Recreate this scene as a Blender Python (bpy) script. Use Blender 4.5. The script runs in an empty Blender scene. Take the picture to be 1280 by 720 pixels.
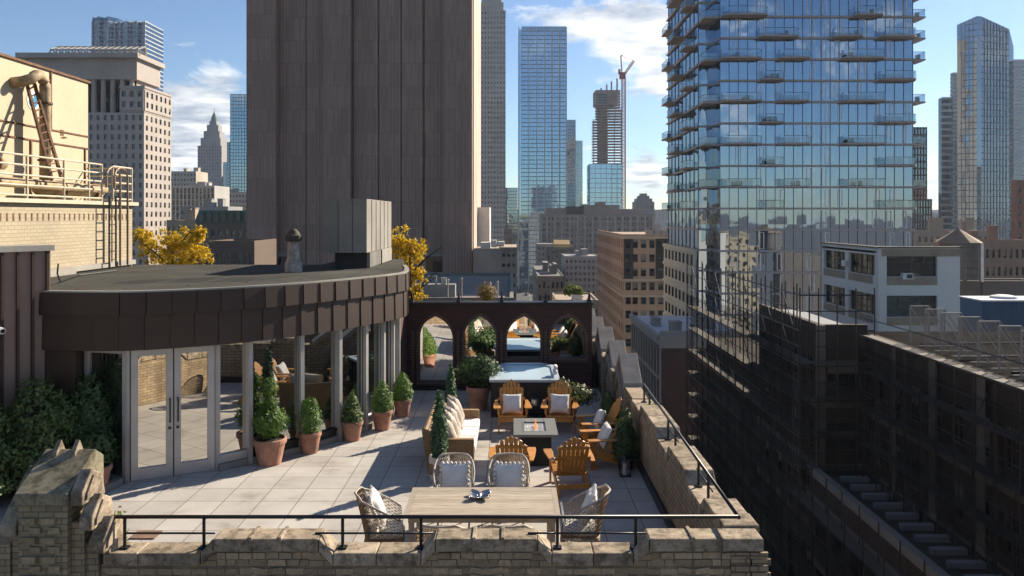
import bpy, bmesh, math, random
from mathutils import Matrix, Vector
C = bpy.context.scene
COL = C.collection
R = math.radians
RND = random.Random(7)
CAMZ = 4.6
def PX(x, Y): return (x - 640) * Y / 1000.0
def PZ(y, Y): return CAMZ - (y - 270) * Y / 1000.0

# ------------------------------------------------------------------ materials
def newmat(name):
    m = bpy.data.materials.new(name); m.use_nodes = True
    nt = m.node_tree; nt.nodes.clear()
    out = nt.nodes.new('ShaderNodeOutputMaterial')
    return m, nt, out
def principled(nt, out, col, rough=.7, metal=0, spec=.5):
    b = nt.nodes.new('ShaderNodeBsdfPrincipled')
    b.inputs['Base Color'].default_value = (*col, 1)
    b.inputs['Roughness'].default_value = rough
    b.inputs['Metallic'].default_value = metal
    b.inputs['Specular IOR Level'].default_value = spec
    nt.links.new(b.outputs[0], out.inputs[0])
    return b
def coords(nt, flat=False, kind='Object'):
    """metre coordinates; flat=True gives (x+y, z) so that bricks lie right on any upright wall"""
    tc = nt.nodes.new('ShaderNodeTexCoord')
    if not flat: return tc.outputs[kind]
    s = nt.nodes.new('ShaderNodeSeparateXYZ'); nt.links.new(tc.outputs[kind], s.inputs[0])
    a = nt.nodes.new('ShaderNodeMath'); a.operation = 'ADD'
    nt.links.new(s.outputs[0], a.inputs[0]); nt.links.new(s.outputs[1], a.inputs[1])
    c = nt.nodes.new('ShaderNodeCombineXYZ')
    nt.links.new(a.outputs[0], c.inputs[0]); nt.links.new(s.outputs[2], c.inputs[1])
    return c.outputs[0]
def noise(nt, vec, scale, detail=5, rough=.6):
    n = nt.nodes.new('ShaderNodeTexNoise'); n.inputs['Scale'].default_value = scale
    n.inputs['Detail'].default_value = detail; n.inputs['Roughness'].default_value = rough
    nt.links.new(vec, n.inputs['Vector']); return n
def ramp(nt, fac, stops):
    r = nt.nodes.new('ShaderNodeValToRGB')
    while len(r.color_ramp.elements) < len(stops): r.color_ramp.elements.new(.5)
    for e, (p, c) in zip(r.color_ramp.elements, stops):
        e.position = p; e.color = (*c, 1) if len(c) == 3 else c
    nt.links.new(fac, r.inputs[0]); return r.outputs[0]
def mixc(nt, a, b, fac, mode='MULTIPLY'):
    m = nt.nodes.new('ShaderNodeMix'); m.data_type = 'RGBA'; m.blend_type = mode
    for v, i in ((fac, 0), (a, 6), (b, 7)):
        if hasattr(v, 'is_linked'): nt.links.new(v, m.inputs[i])
        else: m.inputs[i].default_value = v if i == 0 else (*v, 1)
    return m.outputs[2]
def bump(nt, b, h, strength=.3, dist=.01):
    n = nt.nodes.new('ShaderNodeBump'); n.inputs['Strength'].default_value = strength
    n.inputs['Distance'].default_value = dist
    nt.links.new(h, n.inputs['Height']); nt.links.new(n.outputs[0], b.inputs['Normal'])
def scl(c, k): return tuple(min(1, v * k) for v in c)
def mat_plain(name, col, rough=.7, metal=0, var=.25, s1=1.5, s2=30, spec=.5, bmp=.15, bd=.01, rand=0):
    m, nt, out = newmat(name); b = principled(nt, out, col, rough, metal, spec)
    v = coords(nt)
    n1 = noise(nt, v, s1); n2 = noise(nt, v, s2, 3)
    c = ramp(nt, n1.outputs[0], [(.3, scl(col, 1 - var)), (.7, scl(col, 1 + var * .6))])
    c2 = ramp(nt, n2.outputs[0], [(.3, (1 - var * .7,) * 3), (.7, (1, 1, 1))])
    c = mixc(nt, c, c2, 1.0)
    if rand:
        oi = nt.nodes.new('ShaderNodeObjectInfo')
        c = mixc(nt, c, ramp(nt, oi.outputs['Random'], [(0, (1 - rand,) * 3), (1, (1, 1, 1))]), 1.0)
    nt.links.new(c, b.inputs['Base Color'])
    if bmp: bump(nt, b, n2.outputs[0], bmp, bd)
    return m
def mat_brick(name, c1, c2, mortar, bw=.21, bh=.07, ms=.008, rough=.85, var=.3, s1=.7, offset=.5, bmp=.5, streak=0):
    m, nt, out = newmat(name); b = principled(nt, out, c1, rough)
    v = coords(nt, True)
    t = nt.nodes.new('ShaderNodeTexBrick'); nt.links.new(v, t.inputs['Vector'])
    t.inputs['Color1'].default_value = (*c1, 1); t.inputs['Color2'].default_value = (*c2, 1)
    t.inputs['Mortar'].default_value = (*mortar, 1); t.inputs['Scale'].default_value = 1
    t.inputs['Brick Width'].default_value = bw; t.inputs['Row Height'].default_value = bh
    t.inputs['Mortar Size'].default_value = ms; t.offset = offset
    n1 = noise(nt, coords(nt), s1, 6)
    c = mixc(nt, t.outputs['Color'], ramp(nt, n1.outputs[0], [(.3, (1 - var,) * 3), (.7, (1, 1, 1))]), 1.0)
    if streak:
        mp = nt.nodes.new('ShaderNodeMapping'); mp.inputs['Scale'].default_value = (1, .08, 1)
        nt.links.new(v, mp.inputs[0]); n3 = noise(nt, mp.outputs[0], streak, 5)
        c = mixc(nt, c, ramp(nt, n3.outputs[0], [(.35, (.72, .7, .68)), (.6, (1, 1, 1))]), 1.0)
    nt.links.new(c, b.inputs['Base Color'])
    if bmp: bump(nt, b, t.outputs['Fac'], -bmp, .01)
    return m
def mat_facet_glass(name, tint, dark, pw=1.5, ph=3.2, gloss=.6, wob=.02, rough=.02):
    """coated curtain-wall glass: every pane sits at its own slight tilt"""
    m, nt, out = newmat(name)
    v = coords(nt, True)
    sn = nt.nodes.new('ShaderNodeVectorMath'); sn.operation = 'SNAP'; sn.inputs[1].default_value = (pw, ph, 1)
    nt.links.new(v, sn.inputs[0])
    wn = nt.nodes.new('ShaderNodeTexWhiteNoise'); wn.noise_dimensions = '3D'; nt.links.new(sn.outputs[0], wn.inputs[0])
    sub = nt.nodes.new('ShaderNodeVectorMath'); sub.operation = 'SUBTRACT'; sub.inputs[1].default_value = (.5, .5, .5)
    nt.links.new(wn.outputs['Color'], sub.inputs[0])
    ns = noise(nt, v, .9 / pw, 2); s3 = nt.nodes.new('ShaderNodeVectorMath'); s3.operation = 'SUBTRACT'; s3.inputs[1].default_value = (.5, .5, .5)
    nt.links.new(ns.outputs['Color'], s3.inputs[0])
    ad0 = nt.nodes.new('ShaderNodeVectorMath'); ad0.operation = 'ADD'
    nt.links.new(sub.outputs[0], ad0.inputs[0]); nt.links.new(s3.outputs[0], ad0.inputs[1])
    sc = nt.nodes.new('ShaderNodeVectorMath'); sc.operation = 'SCALE'; sc.inputs['Scale'].default_value = wob
    nt.links.new(ad0.outputs[0], sc.inputs[0])
    g = nt.nodes.new('ShaderNodeNewGeometry'); ad = nt.nodes.new('ShaderNodeVectorMath'); ad.operation = 'ADD'
    nt.links.new(g.outputs['Normal'], ad.inputs[0]); nt.links.new(sc.outputs[0], ad.inputs[1])
    nm = nt.nodes.new('ShaderNodeVectorMath'); nm.operation = 'NORMALIZE'; nt.links.new(ad.outputs[0], nm.inputs[0])
    gl = nt.nodes.new('ShaderNodeBsdfGlossy'); gl.inputs['Color'].default_value = (*tint, 1); gl.inputs['Roughness'].default_value = rough
    nt.links.new(nm.outputs[0], gl.inputs['Normal'])
    df = nt.nodes.new('ShaderNodeBsdfDiffuse')
    nt.links.new(ramp(nt, wn.outputs['Value'], [(.0, scl(dark, .5)), (.8, dark), (.97, scl(dark, 1.8))]), df.inputs['Color'])
    mx = nt.nodes.new('ShaderNodeMixShader'); mx.inputs[0].default_value = gloss
    nt.links.new(df.outputs[0], mx.inputs[1]); nt.links.new(gl.outputs[0], mx.inputs[2]); nt.links.new(mx.outputs[0], out.inputs[0])
    return m
def mat_mirror(name, tint=(.85, .85, .85), dark=(.01, .012, .012), gloss=.9, wob=.0, rough=.01):
    m, nt, out = newmat(name)
    gl = nt.nodes.new('ShaderNodeBsdfGlossy'); gl.inputs['Color'].default_value = (*tint, 1); gl.inputs['Roughness'].default_value = rough
    df = nt.nodes.new('ShaderNodeBsdfDiffuse'); df.inputs['Color'].default_value = (*dark, 1)
    if wob:
        n = noise(nt, coords(nt), 1.3, 1); bp = nt.nodes.new('ShaderNodeBump'); bp.inputs['Strength'].default_value = wob; bp.inputs['Distance'].default_value = .02
        nt.links.new(n.outputs[0], bp.inputs['Height']); nt.links.new(bp.outputs[0], gl.inputs['Normal'])
    mx = nt.nodes.new('ShaderNodeMixShader'); mx.inputs[0].default_value = gloss
    nt.links.new(df.outputs[0], mx.inputs[1]); nt.links.new(gl.outputs[0], mx.inputs[2]); nt.links.new(mx.outputs[0], out.inputs[0])
    return m
def mat_wood(name, c1, c2, scale=6, rough=.5, axis=(1, 1, 12), rand=.15, gsc=None):
    m, nt, out = newmat(name); b = principled(nt, out, c1, rough)
    v = coords(nt); mp = nt.nodes.new('ShaderNodeMapping'); mp.inputs['Scale'].default_value = axis; nt.links.new(v, mp.inputs[0])
    n = noise(nt, mp.outputs[0], scale, 6); oi = nt.nodes.new('ShaderNodeObjectInfo')
    c = ramp(nt, n.outputs[0], [(.3, c1), (.7, c2)])
    c = mixc(nt, c, ramp(nt, oi.outputs['Random'], [(0, (1 - rand,) * 3), (1, (1, 1, 1))]), 1.0)
    nt.links.new(c, b.inputs['Base Color']); bump(nt, b, n.outputs[0], .2, .005)
    return m
def mat_leaf(name, c1, c2, rough=.6, trans=.25):
    m, nt, out = newmat(name)
    g = nt.nodes.new('ShaderNodeNewGeometry')
    c = ramp(nt, g.outputs['Random Per Island'], [(0, c1), (1, c2)])
    n = noise(nt, coords(nt), 4, 3); c = mixc(nt, c, ramp(nt, n.outputs[0], [(.35, (.65,) * 3), (.65, (1, 1, 1))]), 1.0)
    d = nt.nodes.new('ShaderNodeBsdfPrincipled'); d.inputs['Roughness'].default_value = rough; nt.links.new(c, d.inputs['Base Color'])
    t = nt.nodes.new('ShaderNodeBsdfTranslucent'); nt.links.new(c, t.inputs['Color'])
    mx = nt.nodes.new('ShaderNodeMixShader'); mx.inputs[0].default_value = trans
    nt.links.new(d.outputs[0], mx.inputs[1]); nt.links.new(t.outputs[0], mx.inputs[2]); nt.links.new(mx.outputs[0], out.inputs[0])
    return m

M = {}
M['paver'] = None
def mat_cap(name, col):
    m, nt, out = newmat(name); b = principled(nt, out, col, .92, 0, .2); v = coords(nt)
    n1 = noise(nt, v, 2.2, 9, .72); n2 = noise(nt, v, 45, 4); n3 = noise(nt, v, 7, 8, .7)
    c = ramp(nt, n1.outputs[0], [(.32, scl(col, .6)), (.5, scl(col, .9)), (.62, scl(col, 1.25)), (.75, scl(col, .85))])
    c = mixc(nt, c, ramp(nt, n3.outputs[0], [(.40, (.45, .44, .42)), (.54, (1, 1, 1))]), 1.0)
    c = mixc(nt, c, ramp(nt, n2.outputs[0], [(.3, (.75,) * 3), (.7, (1,) * 3)]), 1.0)
    oi = nt.nodes.new('ShaderNodeObjectInfo'); c = mixc(nt, c, ramp(nt, oi.outputs['Random'], [(0, (.78, .77, .74)), (1, (1, 1, 1))]), 1.0)
    nt.links.new(c, b.inputs['Base Color']); h = mixc(nt, n3.outputs['Color'], n2.outputs['Color'], .5, 'MIX'); bump(nt, b, h, .45, .008); return m
M['cap'] = mat_cap('weathered cap stone', (.42, .345, .26))
M['brick_tan'] = mat_brick('tan brick', (.42, .32, .21), (.30, .23, .15), (.16, .125, .09), .24, .085, .010, var=.4, streak=3)
M['brick_lit'] = mat_brick('cream brick', (.40, .34, .24), (.35, .295, .20), (.26, .22, .15), .22, .08, .008, var=.18, s1=.4, bmp=.2)
M['brick_dark'] = mat_brick('dark red brick', (.115, .042, .032), (.075, .028, .022), (.035, .02, .016), .2, .07, .008, var=.4)
M['brick_trim'] = mat_brick('red brick trim', (.21, .105, .075), (.15, .075, .05), (.07, .05, .04), .1, .07, .01, var=.3)
M['bronze'] = mat_plain('dark bronze sheet', (.050, .027, .019), .55, .1, var=.25, s1=.8, s2=60, bmp=.05, rand=.2)
M['bronze_lit'] = mat_plain('sunlit bronze sheet', (.24, .165, .14), .6, .1, var=.2, s1=.8, s2=60, bmp=.05)  # lighter copy of the dark bronze, grazing sunlight put into its colour
M['alu'] = mat_plain('pale painted aluminium', (.42, .40, .39), .45, .3, var=.12, s1=3, s2=50, bmp=.03)
M['roof'] = mat_plain('grey roof felt', (.075, .073, .064), 1, var=.45, s1=.5, s2=60, bmp=.4, spec=.1)
M['flash'] = mat_plain('zinc flashing', (.38, .36, .32), .5, .3, var=.2)
M['glass_dark'] = mat_mirror('reflective shop glass', (.62, .66, .66), (.012, .012, .011), .62, .03)
M['glass_door'] = mat_mirror('reflective door glass', (.9, .88, .82), (.012, .012, .011), .72, .05)
M['mirror'] = mat_mirror('garden mirror', (.84, .84, .83), (.01, .01, .01), .93, .015)
M['black'] = mat_plain('black painted steel', (.012, .013, .017), .4, .3, var=.2, bmp=.02)
M['beige_steel'] = mat_plain('cream painted steel', (.46, .375, .25), .6, 0, var=.10, s1=.5, s2=8, bmp=.03)
M['beige_trim'] = mat_plain('cream painted trim', (.48, .42, .31), .6, 0, var=.1)
M['rust'] = mat_plain('rusty brown steel', (.17, .085, .045), .8, .2, var=.5, s1=6)
M['rustpipe'] = mat_plain('stained cream pipe', (.40, .30, .18), .7, .1, var=.5, s1=4)
M['terra'] = mat_plain('terracotta', (.42, .215, .145), .9, var=.42, s1=4, s2=50, bmp=.2)
M['soil'] = mat_plain('potting soil', (.03, .022, .016), 1, var=.3)
M['teak'] = mat_wood('oiled teak', (.56, .26, .05), (.34, .14, .022), 5, .42, (3, 3, 3), .2)
M['greywood'] = None
M['wicker'] = None
M['rattan'] = mat_plain('pale rattan', (.40, .35, .30), .7, var=.35, s1=20, s2=80)
M['rattan_tan'] = mat_plain('tan rattan', (.30, .21, .12), .7, var=.35, s1=20, s2=80)
M['fabric'] = mat_plain('off white cushion fabric', (.68, .66, .63), .95, var=.12, s1=8, s2=150, bmp=.3, bd=.004)
M['fabric_beige'] = mat_plain('beige cushion fabric', (.56, .49, .42), .95, var=.15, s1=8, s2=150, bmp=.3, bd=.004)
M['charcoal'] = mat_plain('charcoal stone', (.022, .021, .022), .6, var=.3)
M['slate'] = mat_plain('grey stone top', (.14, .145, .135), .6, var=.15)
M['crystal'] = mat_plain('fire glass', (.6, .6, .58), .3, var=.5, s1=40, s2=90, bmp=.8)
M['candle'] = mat_plain('candle wax', (.75, .72, .62), .6, var=.05)
M['silver'] = mat_plain('brushed silver', (.55, .52, .5), .25, 1, var=.1)
M['tubshell'] = mat_plain('dark tub cladding', (.028, .022, .022), .6, var=.3)
M['tubrim'] = mat_plain('pale blue tub rim', (.38, .44, .48), .3, var=.05, bmp=.02)
M['leaf_green'] = mat_leaf('boxwood leaf', (.06, .135, .018), (.16, .27, .04))
M['leaf_conifer'] = mat_leaf('conifer leaf', (.05, .095, .02), (.13, .19, .045))
M['leaf_juniper'] = mat_leaf('juniper leaf', (.035, .09, .035), (.10, .18, .07))
M['leaf_dark'] = mat_leaf('dark shrub leaf', (.03, .065, .02), (.08, .14, .04))
M['leaf_olive'] = mat_leaf('olive shrub leaf', (.06, .085, .02), (.14, .15, .04))
M['leaf_yellow'] = mat_leaf('autumn yellow leaf', (.60, .38, .01), (.85, .62, .03), trans=.4)
M['leaf_lime'] = mat_leaf('lime leaf', (.12, .18, .02), (.25, .30, .05), trans=.3)
M['leaf_grey'] = mat_leaf('grey green leaf', (.12, .18, .13), (.2, .27, .2))
M['leaf_red'] = mat_leaf('red flower', (.45, .015, .02), (.7, .05, .04))
M['bark'] = mat_plain('bark', (.06, .045, .035), .95, var=.4)
M['concrete'] = mat_plain('grey concrete', (.24, .225, .20), .9, var=.3, s1=.6, s2=20)
M['white'] = mat_plain('white plaster', (.75, .74, .72), .7, var=.08)

def mat_loose(name, c1, c2):
    m, nt, out = newmat(name); b = principled(nt, out, c1, .88); g = nt.nodes.new('ShaderNodeNewGeometry')
    c = ramp(nt, g.outputs['Random Per Island'], [(0, c1), (1, c2)]); n = noise(nt, coords(nt), 22, 6, .7)
    c = mixc(nt, c, ramp(nt, n.outputs[0], [(.32, (.6, .6, .58)), (.62, (1, 1, 1))]), 1.0); nt.links.new(c, b.inputs['Base Color']); bump(nt, b, n.outputs[0], .5, .006); return m
M['loose'] = mat_loose('hand laid tan brick', (.44, .335, .215), (.26, .195, .125))
M['loose_moss'] = mat_loose('mossy pier brick', (.40, .33, .20), (.24, .20, .12))
# paver: 0.6 m tiles
def paver():
    m, nt, out = newmat('concrete pavers'); b = principled(nt, out, (.4, .38, .35), .85)
    v = coords(nt); mp = nt.nodes.new('ShaderNodeMapping'); mp.inputs['Location'].default_value = (4.05, -12.3, 0); nt.links.new(v, mp.inputs[0])
    t = nt.nodes.new('ShaderNodeTexBrick'); t.offset = 0; nt.links.new(mp.outputs[0], t.inputs['Vector'])
    t.inputs['Color1'].default_value = (.47, .445, .415, 1); t.inputs['Color2'].default_value = (.40, .38, .355, 1); t.inputs['Mortar'].default_value = (.14, .12, .10, 1)
    t.inputs['Scale'].default_value = 1; t.inputs['Brick Width'].default_value = .6; t.inputs['Row Height'].default_value = .6; t.inputs['Mortar Size'].default_value = .007
    n1 = noise(nt, v, 1.1, 6, .65); n2 = noise(nt, v, 70, 3)
    c = mixc(nt, t.outputs['Color'], ramp(nt, n1.outputs[0], [(.30, (.62, .60, .57)), (.45, (.88, .87, .86)), (.62, (1, 1, 1))]), 1.0)
    c = mixc(nt, c, ramp(nt, n2.outputs[0], [(.3, (.82,) * 3), (.7, (1.0,) * 3)]), 1.0)
    nt.links.new(c, b.inputs['Base Color']); bump(nt, b, t.outputs['Fac'], -.6, .01)
    return m
M['paver'] = paver()
def planks():
    m, nt, out = newmat('weathered table boards'); b = principled(nt, out, (.4, .35, .28), .7)
    v = coords(nt); mp = nt.nodes.new('ShaderNodeMapping'); mp.inputs['Scale'].default_value = (1.2, 14, 1); nt.links.new(v, mp.inputs[0])
    n = noise(nt, mp.outputs[0], 2.5, 8, .7)
    c = ramp(nt, n.outputs[0], [(.25, (.20, .155, .11)), (.5, (.36, .30, .23)), (.75, (.50, .44, .37))])
    oi = nt.nodes.new('ShaderNodeNewGeometry'); c = mixc(nt, c, ramp(nt, oi.outputs['Random Per Island'], [(0, (.75,) * 3), (1, (1,) * 3)]), 1.0)
    nt.links.new(c, b.inputs['Base Color']); bump(nt, b, n.outputs[0], .3, .004)
    return m
M['greywood'] = planks()
def wicker():
    m, nt, out = newmat('tan woven wicker'); b = principled(nt, out, (.3, .2, .1), .7)
    v = coords(nt, True)
    t = nt.nodes.new('ShaderNodeTexBrick'); nt.links.new(v, t.inputs['Vector']); t.offset = .5
    t.inputs['Color1'].default_value = (.36, .22, .10, 1); t.inputs['Color2'].default_value = (.24, .14, .06, 1); t.inputs['Mortar'].default_value = (.05, .03, .015, 1)
    t.inputs['Scale'].default_value = 1; t.inputs['Brick Width'].default_value = .06; t.inputs['Row Height'].default_value = .022; t.inputs['Mortar Size'].default_value = .004
    nt.links.new(t.outputs['Color'], b.inputs['Base Color']); bump(nt, b, t.outputs['Fac'], -.8, .006)
    return m
M['wicker'] = wicker()

# ------------------------------------------------------------------ mesh builder
class MB:
    def __init__(s): s.v = []; s.f = []; s.m = []; s.X = None; s.cur = 0
    def add(s, vs, fs):
        o = len(s.v)
        for p in vs:
            p = Vector(p); s.v.append(tuple(s.X @ p) if s.X is not None else tuple(p))
        for f in fs: s.f.append([i + o for i in f]); s.m.append(s.cur)
        return s
    def box(s, x0, x1, y0, y1, z0, z1):
        return s.add([(x0, y0, z0), (x1, y0, z0), (x1, y1, z0), (x0, y1, z0), (x0, y0, z1), (x1, y0, z1), (x1, y1, z1), (x0, y1, z1)],
                     [(0, 3, 2, 1), (4, 5, 6, 7), (0, 1, 5, 4), (1, 2, 6, 5), (2, 3, 7, 6), (3, 0, 4, 7)])
    def quad(s, a, b, c, d): return s.add([a, b, c, d], [(0, 1, 2, 3)])
    def prism(s, poly, z0, z1):
        n = len(poly)
        return s.add([(x, y, z0) for x, y in poly] + [(x, y, z1) for x, y in poly],
                     [tuple(range(n))[::-1], tuple(range(n, 2 * n))] + [(i, (i + 1) % n, n + (i + 1) % n, n + i) for i in range(n)])
    def prism_y(s, poly, y0, y1):           # poly in x,z
        n = len(poly)
        return s.add([(x, y0, z) for x, z in poly] + [(x, y1, z) for x, z in poly],
                     [tuple(range(n)), tuple(range(n, 2 * n))[::-1]] + [(i, n + i, n + (i + 1) % n, (i + 1) % n) for i in range(n)])
    def prism_x(s, poly, x0, x1):           # poly in y,z
        n = len(poly)
        return s.add([(x0, y, z) for y, z in poly] + [(x1, y, z) for y, z in poly],
                     [tuple(range(n))[::-1], tuple(range(n, 2 * n))] + [(i, (i + 1) % n, n + (i + 1) % n, n + i) for i in range(n)])
    def tube(s, pts, r, n=8, cap=True):
        pts = [Vector(p) for p in pts]; rs = r if isinstance(r, (list, tuple)) else [r] * len(pts)
        vs = []; 
        for i, p in enumerate(pts):
            d = (pts[min(i + 1, len(pts) - 1)] - pts[max(i - 1, 0)]).normalized()
            a = Vector((0, 0, 1)) if abs(d.z) < .9 else Vector((1, 0, 0))
            u = d.cross(a).normalized(); w = d.cross(u)
            for k in range(n):
                t = 2 * math.pi * k / n; vs.append(p + (u * math.cos(t) + w * math.sin(t)) * rs[i])
        fs = [(i * n + k, i * n + (k + 1) % n, (i + 1) * n + (k + 1) % n, (i + 1) * n + k) for i in range(len(pts) - 1) for k in range(n)]
        if cap: fs += [tuple(range(n))[::-1], tuple(range((len(pts) - 1) * n, len(pts) * n))]
        return s.add(vs, fs)
    def bar(s, a, b, w, t, up=(0, 0, 1)):    # rectangular bar from a to b, w across, t along 'up'
        a = Vector(a); b = Vector(b); d = (b - a).normalized(); u = d.cross(Vector(up)).normalized(); n = u.cross(d)
        vs = [p + u * (sx * w / 2) + n * (sz * t / 2) for p in (a, b) for sx, sz in ((-1, -1), (1, -1), (1, 1), (-1, 1))]
        return s.add(vs, [(0, 1, 2, 3), (7, 6, 5, 4), (0, 4, 5, 1), (1, 5, 6, 2), (2, 6, 7, 3), (3, 7, 4, 0)])
    def lathe(s, prof, n=20, c=(0, 0)):
        vs = []; k = len(prof)
        for r, z in prof:
            for i in range(n):
                t = 2 * math.pi * i / n; vs.append((c[0] + r * math.cos(t), c[1] + r * math.sin(t), z))
        fs = [(j * n + i, j * n + (i + 1) % n, (j + 1) * n + (i + 1) % n, (j + 1) * n + i) for j in range(k - 1) for i in range(n)]
        fs += [tuple(range(n))[::-1], tuple(range((k - 1) * n, k * n))]
        return s.add(vs, fs)
    def grid(s, fn, nu, nv):
        vs = [fn(i / nu, j / nv) for j in range(nv + 1) for i in range(nu + 1)]
        return s.add(vs, [(j * (nu + 1) + i, j * (nu + 1) + i + 1, (j + 1) * (nu + 1) + i + 1, (j + 1) * (nu + 1) + i) for j in range(nv) for i in range(nu)])
    def build(s, name, mat, parent=None, world=False, smooth=False, bevel=0, fix=True):
        me = bpy.data.meshes.new(name)
        if world and parent is not None:
            L = parent.location; vv = [(a - L.x, b - L.y, c - L.z) for a, b, c in s.v]
        else: vv = s.v
        me.from_pydata(vv, [], s.f)
        for mm in (mat if isinstance(mat, (list, tuple)) else [mat]): me.materials.append(mm)
        if isinstance(mat, (list, tuple)): me.polygons.foreach_set('material_index', s.m)
        if fix:
            bm = bmesh.new(); bm.from_mesh(me); bmesh.ops.recalc_face_normals(bm, faces=bm.faces); bm.to_mesh(me); bm.free()
        if smooth: me.polygons.foreach_set('use_smooth', [True] * len(me.polygons))
        me.update()
        o = bpy.data.objects.new(name, me); COL.objects.link(o)
        if parent is not None: o.parent = parent
        if bevel:
            b = o.modifiers.new('b', 'BEVEL'); b.width = bevel; b.segments = 2; b.limit_method = 'ANGLE'
        return o
def thing(name, label, cat, loc=(0, 0, 0), rz=0, group=None):
    o = bpy.data.objects.new(name, None); COL.objects.link(o); o.location = loc; o.rotation_euler = (0, 0, rz)
    o['label'] = label; o['category'] = cat
    if group: o['group'] = group
    return o
def tag(o, label, cat, group=None):
    o['label'] = label; o['category'] = cat
    if group: o['group'] = group
    return o
def struct(o): o['kind'] = 'structure'; return o
def copy_tree(o, parent=None):
    c = o.copy(); COL.objects.link(c); c.parent = parent
    for ch in list(o.children): copy_tree(ch, c)
    return c
def dup(o, loc, rz, label, group=None):
    c = copy_tree(o); c.location = loc; c.rotation_euler = (0, 0, rz); c['label'] = label
    if group: c['group'] = group
    return c
SKY_STR=.055; CLOUD_SEED=3.0; HAZE=.0001; EXPO=1.18; CLOUDS=[(805, 35, 85, 55, 1.45), (835, 105, 50, 22, .9), (240, 125, 70, 40, 1.3), (235, 195, 70, 40, 1.4), (800, 215, 60, 25, .8), (1160, 190, 60, 60, .7), (640, 10, 60, 15, .5), (1140, 250, 90, 30, .8)]
# ------------------------------------------------------------------ facade kit
M['pane'] = mat_facet_glass('city window glass', (.5, .56, .62), (.010, .011, .013), 1.3, 2.0, .09, .05, .05)
M['blind'] = mat_plain('window blind', (.20, .19, .175), .8, var=.2, rand=.3)
M['frame_dark'] = mat_plain('dark window frame', (.035, .033, .03), .5)
M['frame_pale'] = mat_plain('pale window frame', (.4, .38, .34), .6)
M['frame_white'] = mat_plain('white window frame', (.62, .62, .6), .5)
WCACHE = {}
def window_mesh(w, h, frame, var, style):
    key = (round(w, 2), round(h, 2), frame, var, style)
    if key in WCACHE: return WCACHE[key]
    b = MB(); t = min(.08, w * .08); b.cur = 0
    b.quad((0, .0, 0), (w, .0, 0), (w, .0, h), (0, .0, h))
    b.cur = 1
    b.box(0, w, -.06, -.005, 0, t); b.box(0, w, -.06, -.005, h - t, h); b.box(0, t, -.06, -.005, t, h - t); b.box(w - t, w, -.06, -.005, t, h - t)
    if style == 'sash': b.box(t, w - t, -.05, -.005, h * .5 - t / 2, h * .5 + t / 2)
    if style == 'grid':
        for k in (1, 2): b.box(w * k / 3 - t / 3, w * k / 3 + t / 3, -.05, -.005, t, h - t)
        b.box(t, w - t, -.045, -.007, h * .5 - t / 3, h * .5 + t / 3)
    if style == 'steel':
        n = max(2, round(w / 1.1))
        for k in range(1, n): b.box(w * k / n - .04, w * k / n + .04, -.05, -.005, t, h - t)
        for q in (.33, .66): b.box(t, w - t, -.045, -.007, h * q - .025, h * q + .025)
    b.cur = 2
    if var and style != 'steel':
        d = [0, .25, .5, .75][var % 4]
        if d: b.quad((t, -.003, h * (1 - d)), (w - t, -.003, h * (1 - d)), (w - t, -.003, h - t), (t, -.003, h - t))
    me = bpy.data.meshes.new('window'); me.from_pydata(b.v, [], b.f)
    for mm in (M['pane'], M[frame], M['blind']): me.materials.append(mm)
    me.polygons.foreach_set('material_index', b.m); WCACHE[key] = me
    return me
CAM = Vector((0, 0, CAMZ))
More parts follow.
